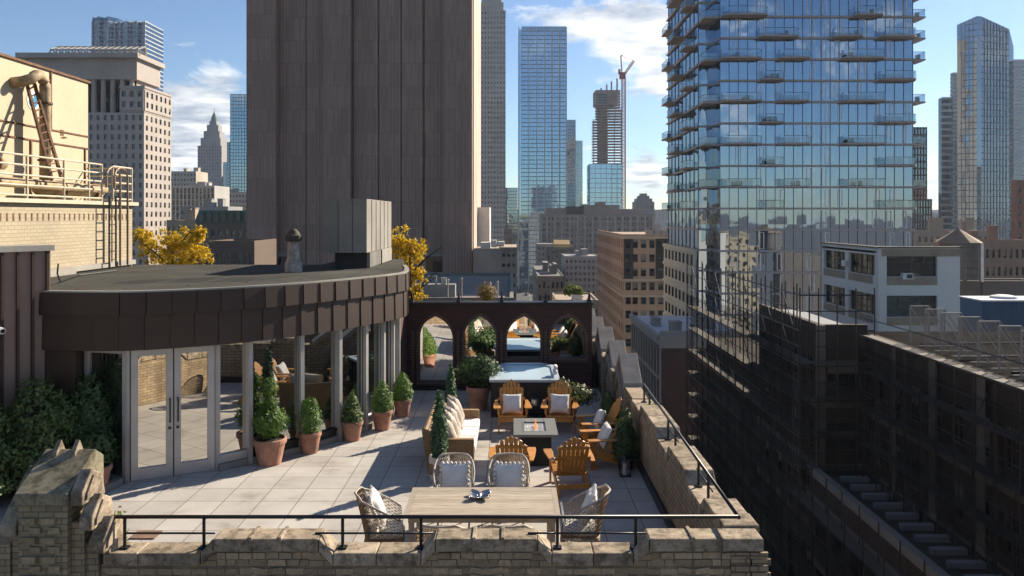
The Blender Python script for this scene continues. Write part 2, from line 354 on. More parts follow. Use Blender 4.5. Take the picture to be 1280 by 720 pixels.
class Bld:
    """a building: wall mesh, then its windows, the 100 that show largest as objects of their own"""
    def __init__(s, name, label, cat, x, y, z=-50, group=None):
        s.t = thing(name, label, cat, (x, y, z), 0, group); s.wall = MB(); s.w = []
    def facade(s, side, a, u0, u1, floors, nb=0, wf=.5, sill=.25, head=.8, dep=.3, frame='frame_dark', style='sash', bays=None, margin=0, wall=None):
        """side f: plane y=a, u is x.  side r: plane x=a facing +x, u is y.  side l: plane x=a facing -x"""
        L = u1 - u0
        if side == 'f': T = Matrix(((1, 0, 0, u0), (0, 1, 0, a), (0, 0, 1, 0), (0, 0, 0, 1)))
        elif side == 'r': T = Matrix(((0, -1, 0, a), (1, 0, 0, u0), (0, 0, 1, 0), (0, 0, 0, 1)))
        else: T = Matrix(((0, 1, 0, a), (-1, 0, 0, u1), (0, 0, 1, 0), (0, 0, 0, 1)))
        if bays is None:
            p = (L - 2 * margin) / nb; bays = [(margin + p * i + p * (1 - wf) / 2, margin + p * i + p * (1 + wf) / 2) for i in range(nb)]
        elif side == 'l': bays = [(L - b, L - a_) for a_, b in bays][::-1]
        mb = wall or s.wall; old = mb.X; mb.X = T
        edges = [0] + [e for b in bays for e in b] + [L]
        for z0, h in floors:
            mb.box(0, L, 0, dep, z0, z0 + sill * h); mb.box(0, L, 0, dep, z0 + head * h, z0 + h)
            for k in range(0, len(edges), 2): 
                if edges[k + 1] - edges[k] > .02: mb.box(edges[k], edges[k + 1], 0, dep, z0 + sill * h, z0 + head * h)
            for (b0, b1) in bays:
                W = T @ Matrix.Translation((b0, dep - .04, z0 + sill * h))
                w, hh = b1 - b0, (head - sill) * h
                c = W @ Vector((w / 2, 0, hh / 2)); n = T.to_3x3() @ Vector((0, -1, 0)); d = CAM - c
                s.w.append((w * hh * abs(d.normalized().dot(n)) / d.length_squared, W, w, hh, frame, RND.choice([0, 0, 0, 0, 1, 2, 3]), style))
        mb.X = old
    def done(s, mat, wname='wall', keep=100):
        if s.wall.v: s.wall.build(wname, mat, s.t, True)
        s.w.sort(key=lambda q: -q[0]); L = Matrix.Translation(-s.t.location)
        for q in s.w[:keep]:
            o = bpy.data.objects.new('window', window_mesh(q[2], q[3], q[4], q[5], q[6])); COL.objects.link(o); o.parent = s.t
            o.matrix_local = L @ q[1]
        if len(s.w) > keep:
            b = MB(); cache = {}
            fr = s.w[keep][4]
            for q in s.w[keep:]:
                me = window_mesh(q[2], q[3], fr, q[5], q[6]); b.X = q[1]; o = len(b.v)
                b.v += [tuple(q[1] @ v.co) for v in me.vertices]
                for p in me.polygons: b.f.append([i + o for i in p.vertices]); b.m.append(p.material_index)
            b.X = None
            o = b.build('window', [M['pane'], M[fr], M['blind']], s.t, True, fix=False); o['kind'] = 'stuff'
        return s.t
def floors(z0, z1, n): h = (z1 - z0) / n; return [(z0 + h * i, h) for i in range(n)]
GZ = -50
def matw(n, c, **k): M[n] = mat_plain(n, c, .85, **{**dict(var=.18, s1=.06, s2=.8, bmp=0), **k}); return M[n]

# ---- 1. the big windowless granite tower
Y0 = 150
b = MB(); t = thing('granite_tower', 'windowless brown granite tower with broad vertical piers, tallest thing behind the roof terrace', 'tower', (PX(452, Y0), Y0, GZ))
ZT = 150
x = lambda p: PX(p, Y0)
b.box(x(309.5), x(589), Y0 + 3.0, Y0 + 40, GZ, ZT)
piers = [(308, 345, 0), (345.3, 378, 2.4), (380, 401.5, 1.9), (402, 437, .8), (439.5, 470, 2.3), (472, 499, 1.9), (500.5, 527, 1.9), (529, 553, 2.3), (554.5, 590, 0)]
gm = MB()
for a, c, d in piers: gm.box(x(a), x(c), Y0 + d, Y0 + 2.99, GZ, ZT + 1)
M['granite'] = None
def granite():
    m, nt, out = newmat('brown granite panels'); bb = principled(nt, out, (.2, .16, .14), .8)
    v = coords(nt, True); tx = nt.nodes.new('ShaderNodeTexBrick'); nt.links.new(v, tx.inputs['Vector']); tx.offset = .5
    tx.inputs['Color1'].default_value = (.36, .24, .185, 1); tx.inputs['Color2'].default_value = (.29, .19, .145, 1); tx.inputs['Mortar'].default_value = (.22, .15, .12, 1)
    tx.inputs['Scale'].default_value = 1; tx.inputs['Brick Width'].default_value = 1.3; tx.inputs['Row Height'].default_value = 4.4; tx.inputs['Mortar Size'].default_value = .05
    mp = nt.nodes.new('ShaderNodeMapping'); mp.inputs['Scale'].default_value = (2.5, .05, 1); nt.links.new(v, mp.inputs[0])
    n = noise(nt, mp.outputs[0], 1.0, 6, .7)
    wv = nt.nodes.new('ShaderNodeTexWave'); wv.bands_direction = 'X'; wv.inputs['Scale'].default_value = .55; nt.links.new(v, wv.inputs[0]); bump(nt, bb, wv.outputs['Fac'], .6, .15)
    n2 = noise(nt, v, .12, 4)
    c = mixc(nt, tx.outputs['Color'], ramp(nt, n.outputs[0], [(.3, (.78,) * 3), (.7, (1,) * 3)]), 1.0)
    c = mixc(nt, c, ramp(nt, n2.outputs[0], [(.3, (.85,) * 3), (.7, (1,) * 3)]), 1.0)
    nt.links.new(c, bb.inputs['Base Color']); return m
M['granite'] = granite()
M['granite_side'] = M['granite']
b.build('wall', M['granite'], t, True)
q = MB(); q.box(x(590) + .003, x(590) + .15, Y0 + 4, Y0 + 39, GZ, ZT); q.build('sunlit_side', matw('sunlit granite', (.46, .36, .29)), t, True)  # sun on the side wall put into a paler granite colour
for a, c, d in piers:
    q = MB(); q.box(x(a), x(c), Y0 + d, Y0 + 2.99, GZ, ZT + 1); q.build('pier', M['granite'], t, True)
for i in range(0):   # piers on the sunny side wall
    q = MB(); q.box(x(589) + .003, x(590) , Y0 + 6 + i * 12, Y0 + 12 + i * 12, GZ, ZT); q.build('pier', M['granite'], t, True)
for xa in (531, 345, 455):
    q = MB(); w0, w1, z0, z1 = x(xa), x(xa + 21), PZ(341, Y0), PZ(321, Y0)
    q.box(w0 - .5, w1 + .5, Y0 + 1.2, Y0 + 1.98, z1, z1 + .6); q.box(w0 - .5, w1 + .5, Y0 + 1.2, Y0 + 1.98, z0 - .6, z0)
    q.box(w0 - .5, w0, Y0 + 1.2, Y0 + 1.98, z0, z1); q.box(w1, w1 + .5, Y0 + 1.2, Y0 + 1.98, z0, z1)
    f = q.build('window_surround', matw('pale granite', (.24, .2, .18)), t, True)
    q = MB(); q.quad((w0, Y0 + 1.5, z0), (w1, Y0 + 1.5, z0), (w1, Y0 + 1.5, z1), (w0, Y0 + 1.5, z1)); g = q.build('pane', M['pane'], f, False)
    g.matrix_parent_inverse = Matrix.Identity(4); g.location = -t.location

# ---- 2. stepped stone office block upper left, with vaulted trusses
Y0 = 300; x = lambda p: PX(p, Y0); z = lambda p: PZ(p, Y0)
B = Bld('stepped_office_building', 'grey stone office block with stepped sunlit side, column band and vaulted truss on its roof', 'building', x(110), Y0)
xa, xb, xc = x(30), x(180), x(168)
B.wall.box(xa + .4, xb - .4, Y0 + .4, Y0 + 24, GZ, z(142)); B.wall.box(xa, xc, Y0 + 2, Y0 + 22, z(98), z(72)); B.wall.box(xa + 6, xc - 1.5, Y0 + 5, Y0 + 21, z(141), z(98) )
B.wall.box(xa - 3, xc + 1.5, Y0 - .5, Y0 + 23, z(72), z(66)); B.wall.box(xa, xb, Y0, Y0 + 24, z(142), z(140.5))
B.wall.box(x(150), xb, Y0 + .2, Y0 + 23.8, z(140), z(110)); B.wall.box(x(149), xb + .3, Y0, Y0 + 24, z(110), z(107))
B.facade('f', Y0, xa, xb, floors(z(335), z(142), 16), 17, .42, .3, .85, .4)
B.facade('r', xb, Y0 + .41, Y0 + 24, floors(z(335), z(142), 16), 6, .42, .3, .85, .4)
B.facade('f', Y0 - .3, x(150), xb, floors(z(138), z(112), 2), 3, .5, .3, .85, .49); B.facade('r', xb + .31, Y0 + .2, Y0 + 23.8, floors(z(138), z(112), 2), 6, .42, .3, .85, .3)
t = B.done(matw('grey limestone', (.36, .32, .29)))
q = MB()
for i in range(11): q.lathe([(1.0, z(140)), (.95, z(120)), (.9, z(98))], 8, (xa + 3 + i * 3.6, Y0 + 3.2))
o = q.build('colonnade', M['grey limestone'], t, True)
q = MB(); q.box(xa + 6.1, xc - 1.6, Y0 + 4.8, Y0 + 4.95, z(140), z(98.5)); q.build('recess_shade_sheet', M['pane'], t, True)  # added dark sheet stands for the shade behind the columns
q = MB()
for k in range(15):
    cx = x(60) + k * (x(170) - x(60)) / 14
    q.tube([(cx, Y0 + 1, z(66)), (cx, Y0 + 2, z(60)), (cx + 1.2, Y0 + 5, z(55)), (cx, Y0 + 8, z(60)), (cx, Y0 + 9, z(66))], .32, 5); q.tube([(cx, Y0 + 2, z(60)), (cx + 2.2, Y0 + 2, z(66))], .25, 4)
for yy, zz in ((1.8, 61), (5, 55), (8.2, 61)): q.tube([(x(60), Y0 + yy, z(zz)), (x(170), Y0 + yy, z(zz))], .3, 5)
q.build('roof_truss', matw('pale truss', (.45, .42, .38)), t, True)

# ---- generic curtain wall tower
def curtain(name, label, px0, px1, ytop, Y, depth, glass, mull, nf, nb, side=None, fin=.18, band=.35, crown=None, ybot=None, slab_out=.12, cat='tower', group=None):
    X0, X1, Zt = PX(px0, Y), PX(px1, Y), PZ(ytop, Y)
    t = thing(name, label, cat, ((X0 + X1) / 2, Y, GZ), 0, group)
    q = MB(); q.box(X0, X1, Y, Y + depth, GZ, Zt); q.build('glass_skin', glass, t, True)
    q = MB(); h = (Zt - GZ) / nf
    for i in range(nf + 1):
        zc = GZ + i * h + (.01 if i == 0 else 0)
        q.box(X0 - slab_out, X1 + slab_out, Y - slab_out, Y + depth + slab_out, zc - band / 2, zc + band / 2)
    q.build('floor_bands', mull, t, True)
    q = MB()
    for i in range(nb + 1):
        xc = X0 + (X1 - X0) * i / nb; q.box(xc - fin / 2, xc + fin / 2, Y - slab_out * 2.2, Y - .01, GZ, Zt + .3)
    ns = max(2, round(depth / ((X1 - X0) / nb)))
    sx = {'r': X1, 'l': X0}.get(side)
    if sx is not None:
        s_ = 1 if side == 'r' else -1
        for i in range(ns + 1):
            yc = Y + depth * i / ns; a = sorted((sx + s_ * .01, sx + s_ * slab_out * 2.2)); q.box(a[0], a[1], yc - fin / 2, yc + fin / 2, GZ, Zt + .3)
    q.build('mullions', mull, t, True)
    return t
G_blue = mat_facet_glass('blue curtain wall', (.42, .62, .80), (.03, .06, .09), 1.6, 4, .72, .006)
G_teal = mat_facet_glass('teal curtain wall', (.36, .50, .58), (.03, .05, .06), 1.6, 4, .62, .008)
G_grey = mat_facet_glass('grey curtain wall', (.30, .40, .50), (.03, .045, .06), 1.5, 3.6, .5, .008)
mull_b = matw('blue grey mullion', (.12, .17, .22)); mull_w = matw('pale mullion', (.42, .44, .45)); mull_d = matw('dark mullion', (.07, .07, .075))

# rippled silver tower behind the office block
Y0 = 620; t = thing('rippled_silver_tower', 'distant silver tower with a rippled glass front, its top above the vaulted truss', 'tower', (PX(149, Y0), Y0, GZ))
q = MB(); X0, X1 = PX(115, Y0), PX(183, Y0)
prof = [(X0 + (X1 - X0) * i / 40, Y0 + 2.2 * math.sin(i * .9) + (3.5 if 16 < i < 22 else 0)) for i in range(41)]
q.prism(prof + [(X1, Y0 + 30), (X0, Y0 + 30)], GZ, PZ(27, Y0)); q.prism([(a, c + .5) for a, c in prof[:18]] + [(prof[17][0], Y0 + 28), (X0, Y0 + 28)], PZ(27, Y0), PZ(21, Y0))
q.build('glass_skin', G_grey, t, True)
q = MB()
for i in range(62):
    zc = PZ(27, Y0) - i * 3.4; q.prism([(a, c - .15) for a, c in prof] + [(X1 + .1, Y0 + 30), (X0, Y0 + 30)], zc - .5, zc + .3)
for (a, c) in prof[::2]: q.box(a - .2, a + .2, c - .35, c - .05, GZ, PZ(27, Y0))
q.build('floor_bands', mull_w, t, True)

# gothic spire skyscraper (Y 900)
Y0 = 900; x = lambda p: PX(p, Y0); z = lambda p: PZ(p, Y0)
B = Bld('spired_skyscraper', 'distant grey masonry skyscraper stepping in to a pointed spire', 'skyscraper', x(262), Y0)
B.wall.box(x(247) + .5, x(277) - .5, Y0 + .5, Y0 + 26, GZ, z(182))
B.facade('f', Y0, x(247), x(277), floors(z(270), z(182), 22), 9, .45, .3, .8, .5)
B.wall.box(x(245), x(247) - .01, Y0 + 2, Y0 + 26, GZ, z(215)); B.wall.box(x(277) + .01, x(280), Y0 + 2, Y0 + 26, GZ, z(220))
for (a, c, y0, y1, o) in ((249.5, 274.5, 182, 172, 3), (252, 272, 172, 163, 6), (255, 269.5, 163, 155, 8), (257.5, 266.5, 155, 150, 10)):
    B.wall.box(x(a), x(c), Y0 + o, Y0 + 28 - o, z(y0), z(y1))
t = B.done(matw('misty grey masonry', (.26, .25, .25)), keep=60)
q = MB(); cx, cy = x(262), Y0 + 14
q.lathe([(4.2, z(150)), (3.4, z(145)), (1.8, z(141)), (.35, z(138)), (.15, z(133))], 8, (cx, cy)); q.build('spire', matw('green grey copper', (.16, .2, .19)), t, True)

curtain('glass_slab_tower', 'narrow blue grey glass tower squeezed against the left edge of the granite tower', 288, 309, 118, 520, 20, G_teal, mull_b, 60, 6)
curtain('dark_slim_tower', 'dark slim tower just left of the narrow glass tower', 284, 289.5, 178, 600, 14, G_grey, mull_d, 45, 2)
curtain('pale_slim_block', 'small pale block between the spired skyscraper and the dark slim tower', 279, 284, 203, 800, 14, G_grey, mull_w, 42, 2)

# low-rise cluster below
def block(name, label, px0, px1, ytop, Y, depth, col, nf, nb, cat='building', frame='frame_dark', style='sash', wf=.5, sill=.3, head=.8, side=None, roofbits=True, dep=.3, ns=4, ybot=None, keep=100, roof=None):
    X0, X1, Zt = PX(px0, Y), PX(px1, Y), PZ(ytop, Y); zb = PZ(ybot, Y) if ybot else GZ
    B = Bld(name, label, cat, (X0 + X1) / 2, Y)
    B.wall.box(X0 + dep, X1 - dep, Y + dep, Y + depth, GZ, Zt - .3)
    B.facade('f', Y, X0, X1, floors(zb, Zt - 1, nf), nb, wf, sill, head, dep, frame, style)
    if side == 'r': B.facade('r', X1, Y + dep + .01, Y + depth, floors(zb, Zt - 1, nf), ns, wf, sill, head, dep, frame, style)
    elif X1 < 0: B.wall.box(X1 - dep, X1, Y + dep + .01, Y + depth, zb, Zt - 1)
    if side == 'l': B.facade('l', X0, Y + dep + .01, Y + depth, floors(zb, Zt - 1, nf), ns, wf, sill, head, dep, frame, style)
    elif X0 > 0: B.wall.box(X0, X0 + dep, Y + dep + .01, Y + depth, zb, Zt - 1)
    B.wall.box(X0, X1, Y, Y + dep, Zt - .99, Zt); B.wall.box(X0, X0 + dep, Y + dep, Y + depth, Zt - .99, Zt); B.wall.box(X1 - dep, X1, Y + dep, Y + depth, Zt - .99, Zt)
    B.wall.box(X0, X1, Y + depth, Y + depth + dep, GZ, Zt)
    if zb > GZ: B.wall.box(X0, X1, Y, Y + dep, GZ, zb - .01)
    key = 'w_' + name
    t = B.done(matw(key, col), keep=keep)
    if roofbits:
        r = random.Random(len(label))
        for k in range(3):
            q = MB(); w = (X1 - X0) * r.uniform(.08, .2); xx = X0 + (X1 - X0) * r.uniform(.1, .75); h = r.uniform(1.2, 3)
            yy = Y + depth * r.uniform(.2, .6); q.box(xx, xx + w, yy, yy + depth * .2, Zt - .29, Zt + h)
            q.box(xx - .15, xx + w + .15, yy - .15, yy + depth * .2 + .15, Zt + h, Zt + h + .2); q.build('roof_house', M[key], t, True)
    return t
block('terraced_apartment_block', 'pale stepped apartment block left of the spired skyscraper', 213, 245, 214, 520, 20, (.42, .38, .32), 26, 8)
block('ribbed_office_block', 'dark office block with pale vertical ribs in front of the spired skyscraper', 200, 268, 232, 380, 20, (.36, .35, .33), 24, 14, wf=.62, sill=.04, head=.96, side=None)
block('low_grey_block', 'low grey block right of the ribbed office block', 270, 310, 240, 430, 20, (.27, .26, .25), 24, 10)
# mansard block
t = block('mansard_building', 'ornate dark stone block with a green mansard roof behind the yellow tree', 246, 312, 278, 170, 14, (.20, .16, .125), 16, 8, wf=.5, roofbits=False)
Y0 = 170; x = lambda p: PX(p, Y0); z = lambda p: PZ(p, Y0)
q = MB(); q.prism_y([(x(245), z(278)), (x(313), z(278)), (x(313), z(276)), (x(310), z(263)), (x(250), z(263)), (x(245), z(276))], Y0 - .6, Y0 + 13); q.build('mansard_roof', matw('green copper roof', (.10, .17, .13)), t, True)
for k in range(7):
    q = MB(); xx = x(252) + k * 1.55; q.box(xx, xx + .8, Y0 - .9, Y0 - .61, z(276), z(267)); q.prism_y([(xx - .1, z(267)), (xx + .9, z(267)), (xx + .4, z(264))], Y0 - .95, Y0 - .2); d = q.build('dormer', M['w_mansard_building'], t, True)
block('brown_walkup_building', 'dark brown walk-up block with steel framed windows behind the pavilion roof', 262, 318, 301, 110, 10, (.12, .085, .065), 14, 8, frame='frame_pale', style='grid', roofbits=False, wf=.7)
block('buff_chimney_block', 'small buff block topped by a chimney behind the yellow tree', 208, 246, 275, 200, 12, (.33, .27, .2), 14, 6)
block('grey_hillside_block', 'plain grey block seen between the ribbed office block and the mansard roof', 225, 285, 258, 300, 16, (.24, .24, .24), 20, 10)

# ---- 7. tall stone tower right of granite tower
Y0 = 560; x = lambda p: PX(p, Y0); z = lambda p: PZ(p, Y0)
B = Bld('limestone_skyscraper', 'slim pale grey limestone skyscraper with setbacks rising out of the picture', 'skyscraper', x(615), Y0)
B.wall.box(x(597) + .4, x(632) - .4, Y0 + .4, Y0 + 22, GZ, z(13)); B.facade('f', Y0, x(597), x(632), floors(z(300), z(13), 46), 9, .42, .3, .75, .4)
B.wall.box(x(597), x(632), Y0, Y0 + .4, GZ, z(300) - .01)
B.wall.box(x(599.5), x(629.5), Y0 + 2, Y0 + 20, z(13), z(2)); B.wall.box(x(602), x(627), Y0 + 4, Y0 + 18, z(2), z(-30)); B.wall.box(x(606), x(623), Y0 + 6, Y0 + 16, z(-30), z(-60))
B.done(matw('pale limestone', (.33, .31, .29)), keep=40)
# ---- 8. blue glass tower
t = curtain('blue_glass_tower', 'tall blue glass tower with flat top, mirroring a crane, between limestone and unfinished towers', 652, 708, 39, 600, 34, G_blue, mull_b, 62, 30, fin=.16, band=.5, slab_out=.2)
Y0 = 600; x = lambda p: PX(p, Y0); z = lambda p: PZ(p, Y0)
q = MB()
for p in (648.5, 661, 671, 680.5, 690, 699.5, 708): q.box(x(p) - .35, x(p) + .35, Y0 - .9, Y0 - .5, GZ, z(34))
q.build('fins', mull_w, t, True)
q = MB(); q.box(x(648), x(652) - .01, Y0 + 1.5, Y0 + 34, GZ, z(36)); q.build('wing', G_blue, t, True)
q = MB(); q.box(x(652), x(708), Y0 - .05, Y0 + .1, z(39), z(33)); q.box(x(648), x(708), Y0 + 33, Y0 + 33.2, z(39), z(33)); q.build('screen', G_teal, t, True)
q = MB()
for zz in (272, 279, 287, 300): q.box(x(650), x(676), Y0 - .7, Y0 - .25, z(zz), z(zz) + 1)
q.build('podium_bands', matw('cream metal', (.55, .5, .4)), t, True)
curtain('pale_glass_tower', 'pale blue glass tower just right of the tall blue glass tower', 708.5, 719.5, 150, 700, 25, G_grey, mull_b, 50, 5)
curtain('banded_slim_tower', 'slim banded tower with a notched top, right of the pale blue one', 719, 728, 176, 760, 20, G_teal, mull_w, 48, 3)
curtain('dim_glass_block', 'dim glass block low between the limestone skyscraper and the blue glass tower', 631, 647, 235, 640, 20, G_teal, mull_d, 30, 6)
block('small_brick_tower', 'small dark brick tower at the foot of the limestone skyscraper', 630, 640, 286, 480, 12, (.16, .11, .09), 16, 4, roofbits=False)

# ---- 10. tower under construction and crane
Y0 = 520; x = lambda p: PX(p, Y0); z = lambda p: PZ(p, Y0)
t = thing('unfinished_tower', 'half built concrete tower with open floors above its glazed lower storeys', 'tower', (x(758), Y0, GZ))
q = MB()
n = 27
for i in range(n):
    zc = z(205) + i * (z(110) - z(205)) / n
    xr = x(778) if i < 20 else x(776); xl = x(741) if i < 16 else x(745)
    q.box(xl, xr, Y0, Y0 + 8, zc, zc + .55)
    if i < n - 1:
        h = (z(110) - z(205)) / n
        for k in range(5): xx = xl + .3 + (xr - xl - 1.2) * k / 4; q.box(xx, xx + .45, Y0 + .4, Y0 + 1, zc + .35, zc + h)
q.box(x(748), x(760), Y0 + 3, Y0 + 7.9, z(205), z(131)); q.box(x(744), x(772), Y0 + .6, Y0 + 14, z(131), z(113)); 
for p in (751, 758, 764, 771): q.box(x(p), x(p + 1.6), Y0 + 1.2, Y0 + 3, z(113), z(113 - (p - 745) * .6))
q.build('concrete_frame', matw('raw concrete', (.30, .25, .235)), t, True)
q = MB(); q.box(x(737), x(763), Y0 - .5, Y0 + 19, GZ, z(205)); q.box(x(763) + .01, x(778), Y0 + 1, Y0 + 19, GZ, z(205)); q.build('glass_skin', G_blue, t, True)
q = MB()
for i in range(22): zc = z(205) - i * 3.1; q.box(x(737) - .05, x(778) + .05, Y0 - .7, Y0 + .9, zc - .25, zc + .1)
for k in range(7): xx = x(737) + k * 3.6; q.box(xx, xx + .2, Y0 - .85, Y0 - .71, GZ, z(205))
q.build('floor_bands', mull_w, t, True)
q = MB(); q.box(x(746), x(759), Y0 + .3, Y0 + .59, z(129), z(116)); q.build('safety_net', matw('teal net', (.05, .14, .15)), t, True)
def lattice(q, a, b_, w, n, r):
    a, b_ = Vector(a), Vector(b_); d = (b_ - a).normalized(); u = d.cross(Vector((0, 1, 0))).normalized() if abs(d.y) < .9 else Vector((1, 0, 0)); v = d.cross(u)
    cs = [(1, 1), (1, -1), (-1, -1), (-1, 1)]
    P = lambda k, c: a + (b_ - a) * (k / n) + u * c[0] * w / 2 + v * c[1] * w / 2
    for c in cs: q.tube([P(0, c), P(n, c)], r, 4)
    for k in range(n):
        for j in range(4): q.tube([P(k, cs[j]), P(k + 1, cs[(j + 1) % 4])], r * .6, 3); q.tube([P(k, cs[j]), P(k, cs[(j + 1) % 4])], r * .6, 3)
t = thing('tower_crane', 'red and white tower crane standing against the half built tower', 'crane', (x(780), Y0 + 2, GZ))
q = MB(); lattice(q, (x(780), Y0 + 2, GZ), (x(780), Y0 + 2, z(96)), 2.2, 60, .28); q.build('mast', matw('crane white red', (.42, .22, .2)), t, True)
q = MB(); lattice(q, (x(779), Y0 + 2, z(95)), (x(793), Y0 + 2, z(75)), 1.3, 8, .22); q.build('jib', matw('crane red', (.30, .06, .07)), t, True)
q = MB(); q.box(x(775), x(782), Y0 + .5, Y0 + 3.5, z(98), z(90)); q.box(x(773.5), x(776), Y0 + .7, Y0 + 3, z(92), z(86)); q.build('machine_deck', M['crane red'], t, True)
q = MB(); q.tube([(x(778), Y0 + 2, z(90)), (x(776.5), Y0 + 2, z(69))], .4, 4); q.tube([(x(776.5), Y0 + 2, z(69)), (x(779), Y0 + 2, z(68))], .3, 4); q.tube([(x(776.5), Y0 + 2, z(69)), (x(793), Y0 + 2, z(75))], .12, 3); q.build('mast_head', M['crane red'], t, True)

# ---- 11. wide mid-rise
Y0 = 420; x = lambda p: PX(p, Y0); z = lambda p: PZ(p, Y0)
t = block('banded_midrise', 'wide grey brick mid-rise with bands of windows across the middle of the skyline', 677, 818, 268, 420, 40, (.25, .205, .185), 13, 24, wf=.74, sill=.28, head=.86, side=None, ybot=362, roofbits=False, frame='frame_pale')
q = MB()
for i in range(15): xx = x(684) + i * (x(816) - x(684)) / 14; q.box(xx - .4, xx + .4, Y0 - .5, Y0 - .01, GZ, z(270))
q.build('pilasters', matw('greyish pilaster', (.33, .3, .29)), t, True)
q = MB(); q.box(x(684), x(720), Y0 + 6, Y0 + 30, z(268) - .2, z(260)); q.box(x(730), x(776), Y0 + 5, Y0 + 30, z(268) - .2, z(256)); q.box(x(776) + .01, x(806), Y0 + 8, Y0 + 25, z(268) - .2, z(261)); q.box(x(748), x(758), Y0 + 4, Y0 + 20, z(256), z(252)); q.build('penthouse', M['w_banded_midrise'], t, True)
q = MB(); q.box(x(709), x(729.5), Y0 + 3, Y0 + 20, z(268) - .2, z(258)); q.build('tank_room', matw('black steel', (.03, .035, .035)), t, True)
block('stepped_dark_tower', 'small dark tower with a ziggurat top right of the half built tower', 795, 818, 252, 640, 20, (.17, .17, .18), 24, 7, roofbits=False)
Y0 = 640; 
q = MB()
for i, (a, c, y0, y1) in enumerate(((797, 816, 252, 248), (800, 813, 248, 244.5), (802.5, 810.5, 244.5, 241.5))): q.box(PX(a, Y0), PX(c, Y0), Y0 + 2 + i * 2, Y0 + 18 - i * 2, PZ(y0, Y0), PZ(y1, Y0))
q.build('crown', M['w_stepped_dark_tower'], bpy.data.objects['stepped_dark_tower'], True)
# street-side blocks beyond the arcade
block('street_corner_block', 'grey street corner block beneath the banded mid-rise', 672, 700, 305, 380, 30, (.22, .2, .19), 12, 6, side='l', ns=8, ybot=390, roofbits=False)
block('setback_grey_block', 'pale grey block with stepped gables between street and brown brick building', 706, 750, 320, 300, 20, (.27, .26, .26), 10, 8, ybot=400)
block('water_tank_block', 'dark low block under the tan roof awning in front of the banded mid-rise', 683, 716, 308, 350, 12, (.10, .1, .1), 8, 6, ybot=370)
q = MB(); q.prism_x([(338, PZ(305, 340)), (346, PZ(305, 340)), (342, PZ(300, 340))], PX(692, 340), PX(712, 340)); q.box(PX(692, 340), PX(712, 340), 338, 346, PZ(309, 340), PZ(305, 340))
q.build('roof_awning', matw('tan awning', (.42, .28, .12)), bpy.data.objects['water_tank_block'], True)
block('roof_garden_block', 'low brick block with a planted roof garden and round green tree', 695, 748, 375, 150, 14, (.3, .24, .19), 8, 6, roofbits=False, side='l')
block('low_walkup_row', 'row of low dark walk-ups along the street beyond the arcade', 672, 705, 345, 260, 60, (.13, .125, .12), 8, 6, side='l', ns=10)
block('rear_neighbour_building', 'low flat roofed neighbour building just beyond the brick arcade', 470, 642, 372, 60, 26, (.17, .15, .13), 14, 12, roofbits=False)
# tan building left of street
Y0 = 140; x = lambda p: PX(p, Y0); z = lambda p: PZ(p, Y0)
B = Bld('tan_corner_building', 'tan brick building with one blank wall and a windowed wall left of the street', 'building', x(618), Y0)
B.wall.box(x(592), x(626.5), Y0 + .5, Y0 + 14, GZ, z(312)); B.wall.box(x(592), x(626.5), Y0 + .1, Y0 + .49, GZ, z(310.5))
B.wall.box(x(626.5) + .01, x(645.5) - .3, Y0 + .3, Y0 + 14, GZ, z(312))
B.facade('f', Y0, x(626.5) + .01, x(645.5), floors(z(388), z(313), 6), 3, .6, .35, .7, .3)
B.wall.box(x(626.5), x(646.2), Y0 - .15, Y0 + 14, z(312.5), z(309)); B.wall.box(x(645.5) - .29, x(645.5), Y0 + .31, Y0 + 14, GZ, z(313))
t = B.done(matw('tan stucco', (.36, .285, .225), var=.3, s1=.15))
q = MB(); q.box(x(600), x(612), Y0 + 3, Y0 + 8, z(312), z(304)); q.box(x(614), x(620), Y0 + 3, Y0 + 6, z(310), z(301)); q.box(x(622), x(630), Y0 + 4, Y0 + 7, z(309), z(303)); q.build('roof_plant', matw('rooftop grey', (.45, .44, .42)), t, True)
q = MB(); q.box(PX(597, 170), PX(612, 170), 170, 180, GZ, PZ(259, 170)); o = q.build('pale_stair_tower', matw('pale render', (.6, .58, .55)))
tag(o, 'plain pale rendered shaft against the right edge of the granite tower', 'building')
# ---- 16. brown brick building
Y0 = 183; x = lambda p: PX(p, Y0); z = lambda p: PZ(p, Y0)
B = Bld('brown_brick_building', 'brown brick office building with rows of sash windows and stone belt courses', 'building', x(815), Y0)
X0, X1 = x(779), x(872); YD = 239; Zt = z(296)
B.wall.box(X0 + .36, X1, Y0 + .36, YD, GZ, Zt)
fl = [(z(310 + 17.6 * k + 4.0), 17.6 * .183) for k in range(18)]
fl = [(a, h) for a, h in fl if a > GZ]
cols = [785.3, 794, 804.5, 815, 826, 837, 849, 859]
bays = [(x(c) - .62 - X0, x(c) + .62 - X0) for c in cols]
B.facade('f', Y0, X0, X1, fl, bays=bays, sill=.22, head=.78, dep=.35)
B.facade('l', X0, Y0 + .36, YD, fl, 14, .5, .22, .78, .35)
B.wall.box(X0 - .1, X1, Y0 - .1, Y0 + .3, fl[0][0] + fl[0][1] + .01, Zt + .6); B.wall.box(X0 - .1, X0 + .3, Y0 + .31, YD, fl[0][0] + fl[0][1] + .01, Zt + .6)
B.wall.box(X0, X1, Y0, Y0 + .4, GZ, fl[-1][0] - .01); B.wall.box(X0, X0 + .3, Y0 + .41, YD, GZ, fl[-1][0] - .01)
t = B.done(mat_brick('brown facade brick', (.38, .26, .175), (.31, .21, .145), (.24, .17, .12), .4, .15, .02, bmp=0, var=.25, s1=.1))
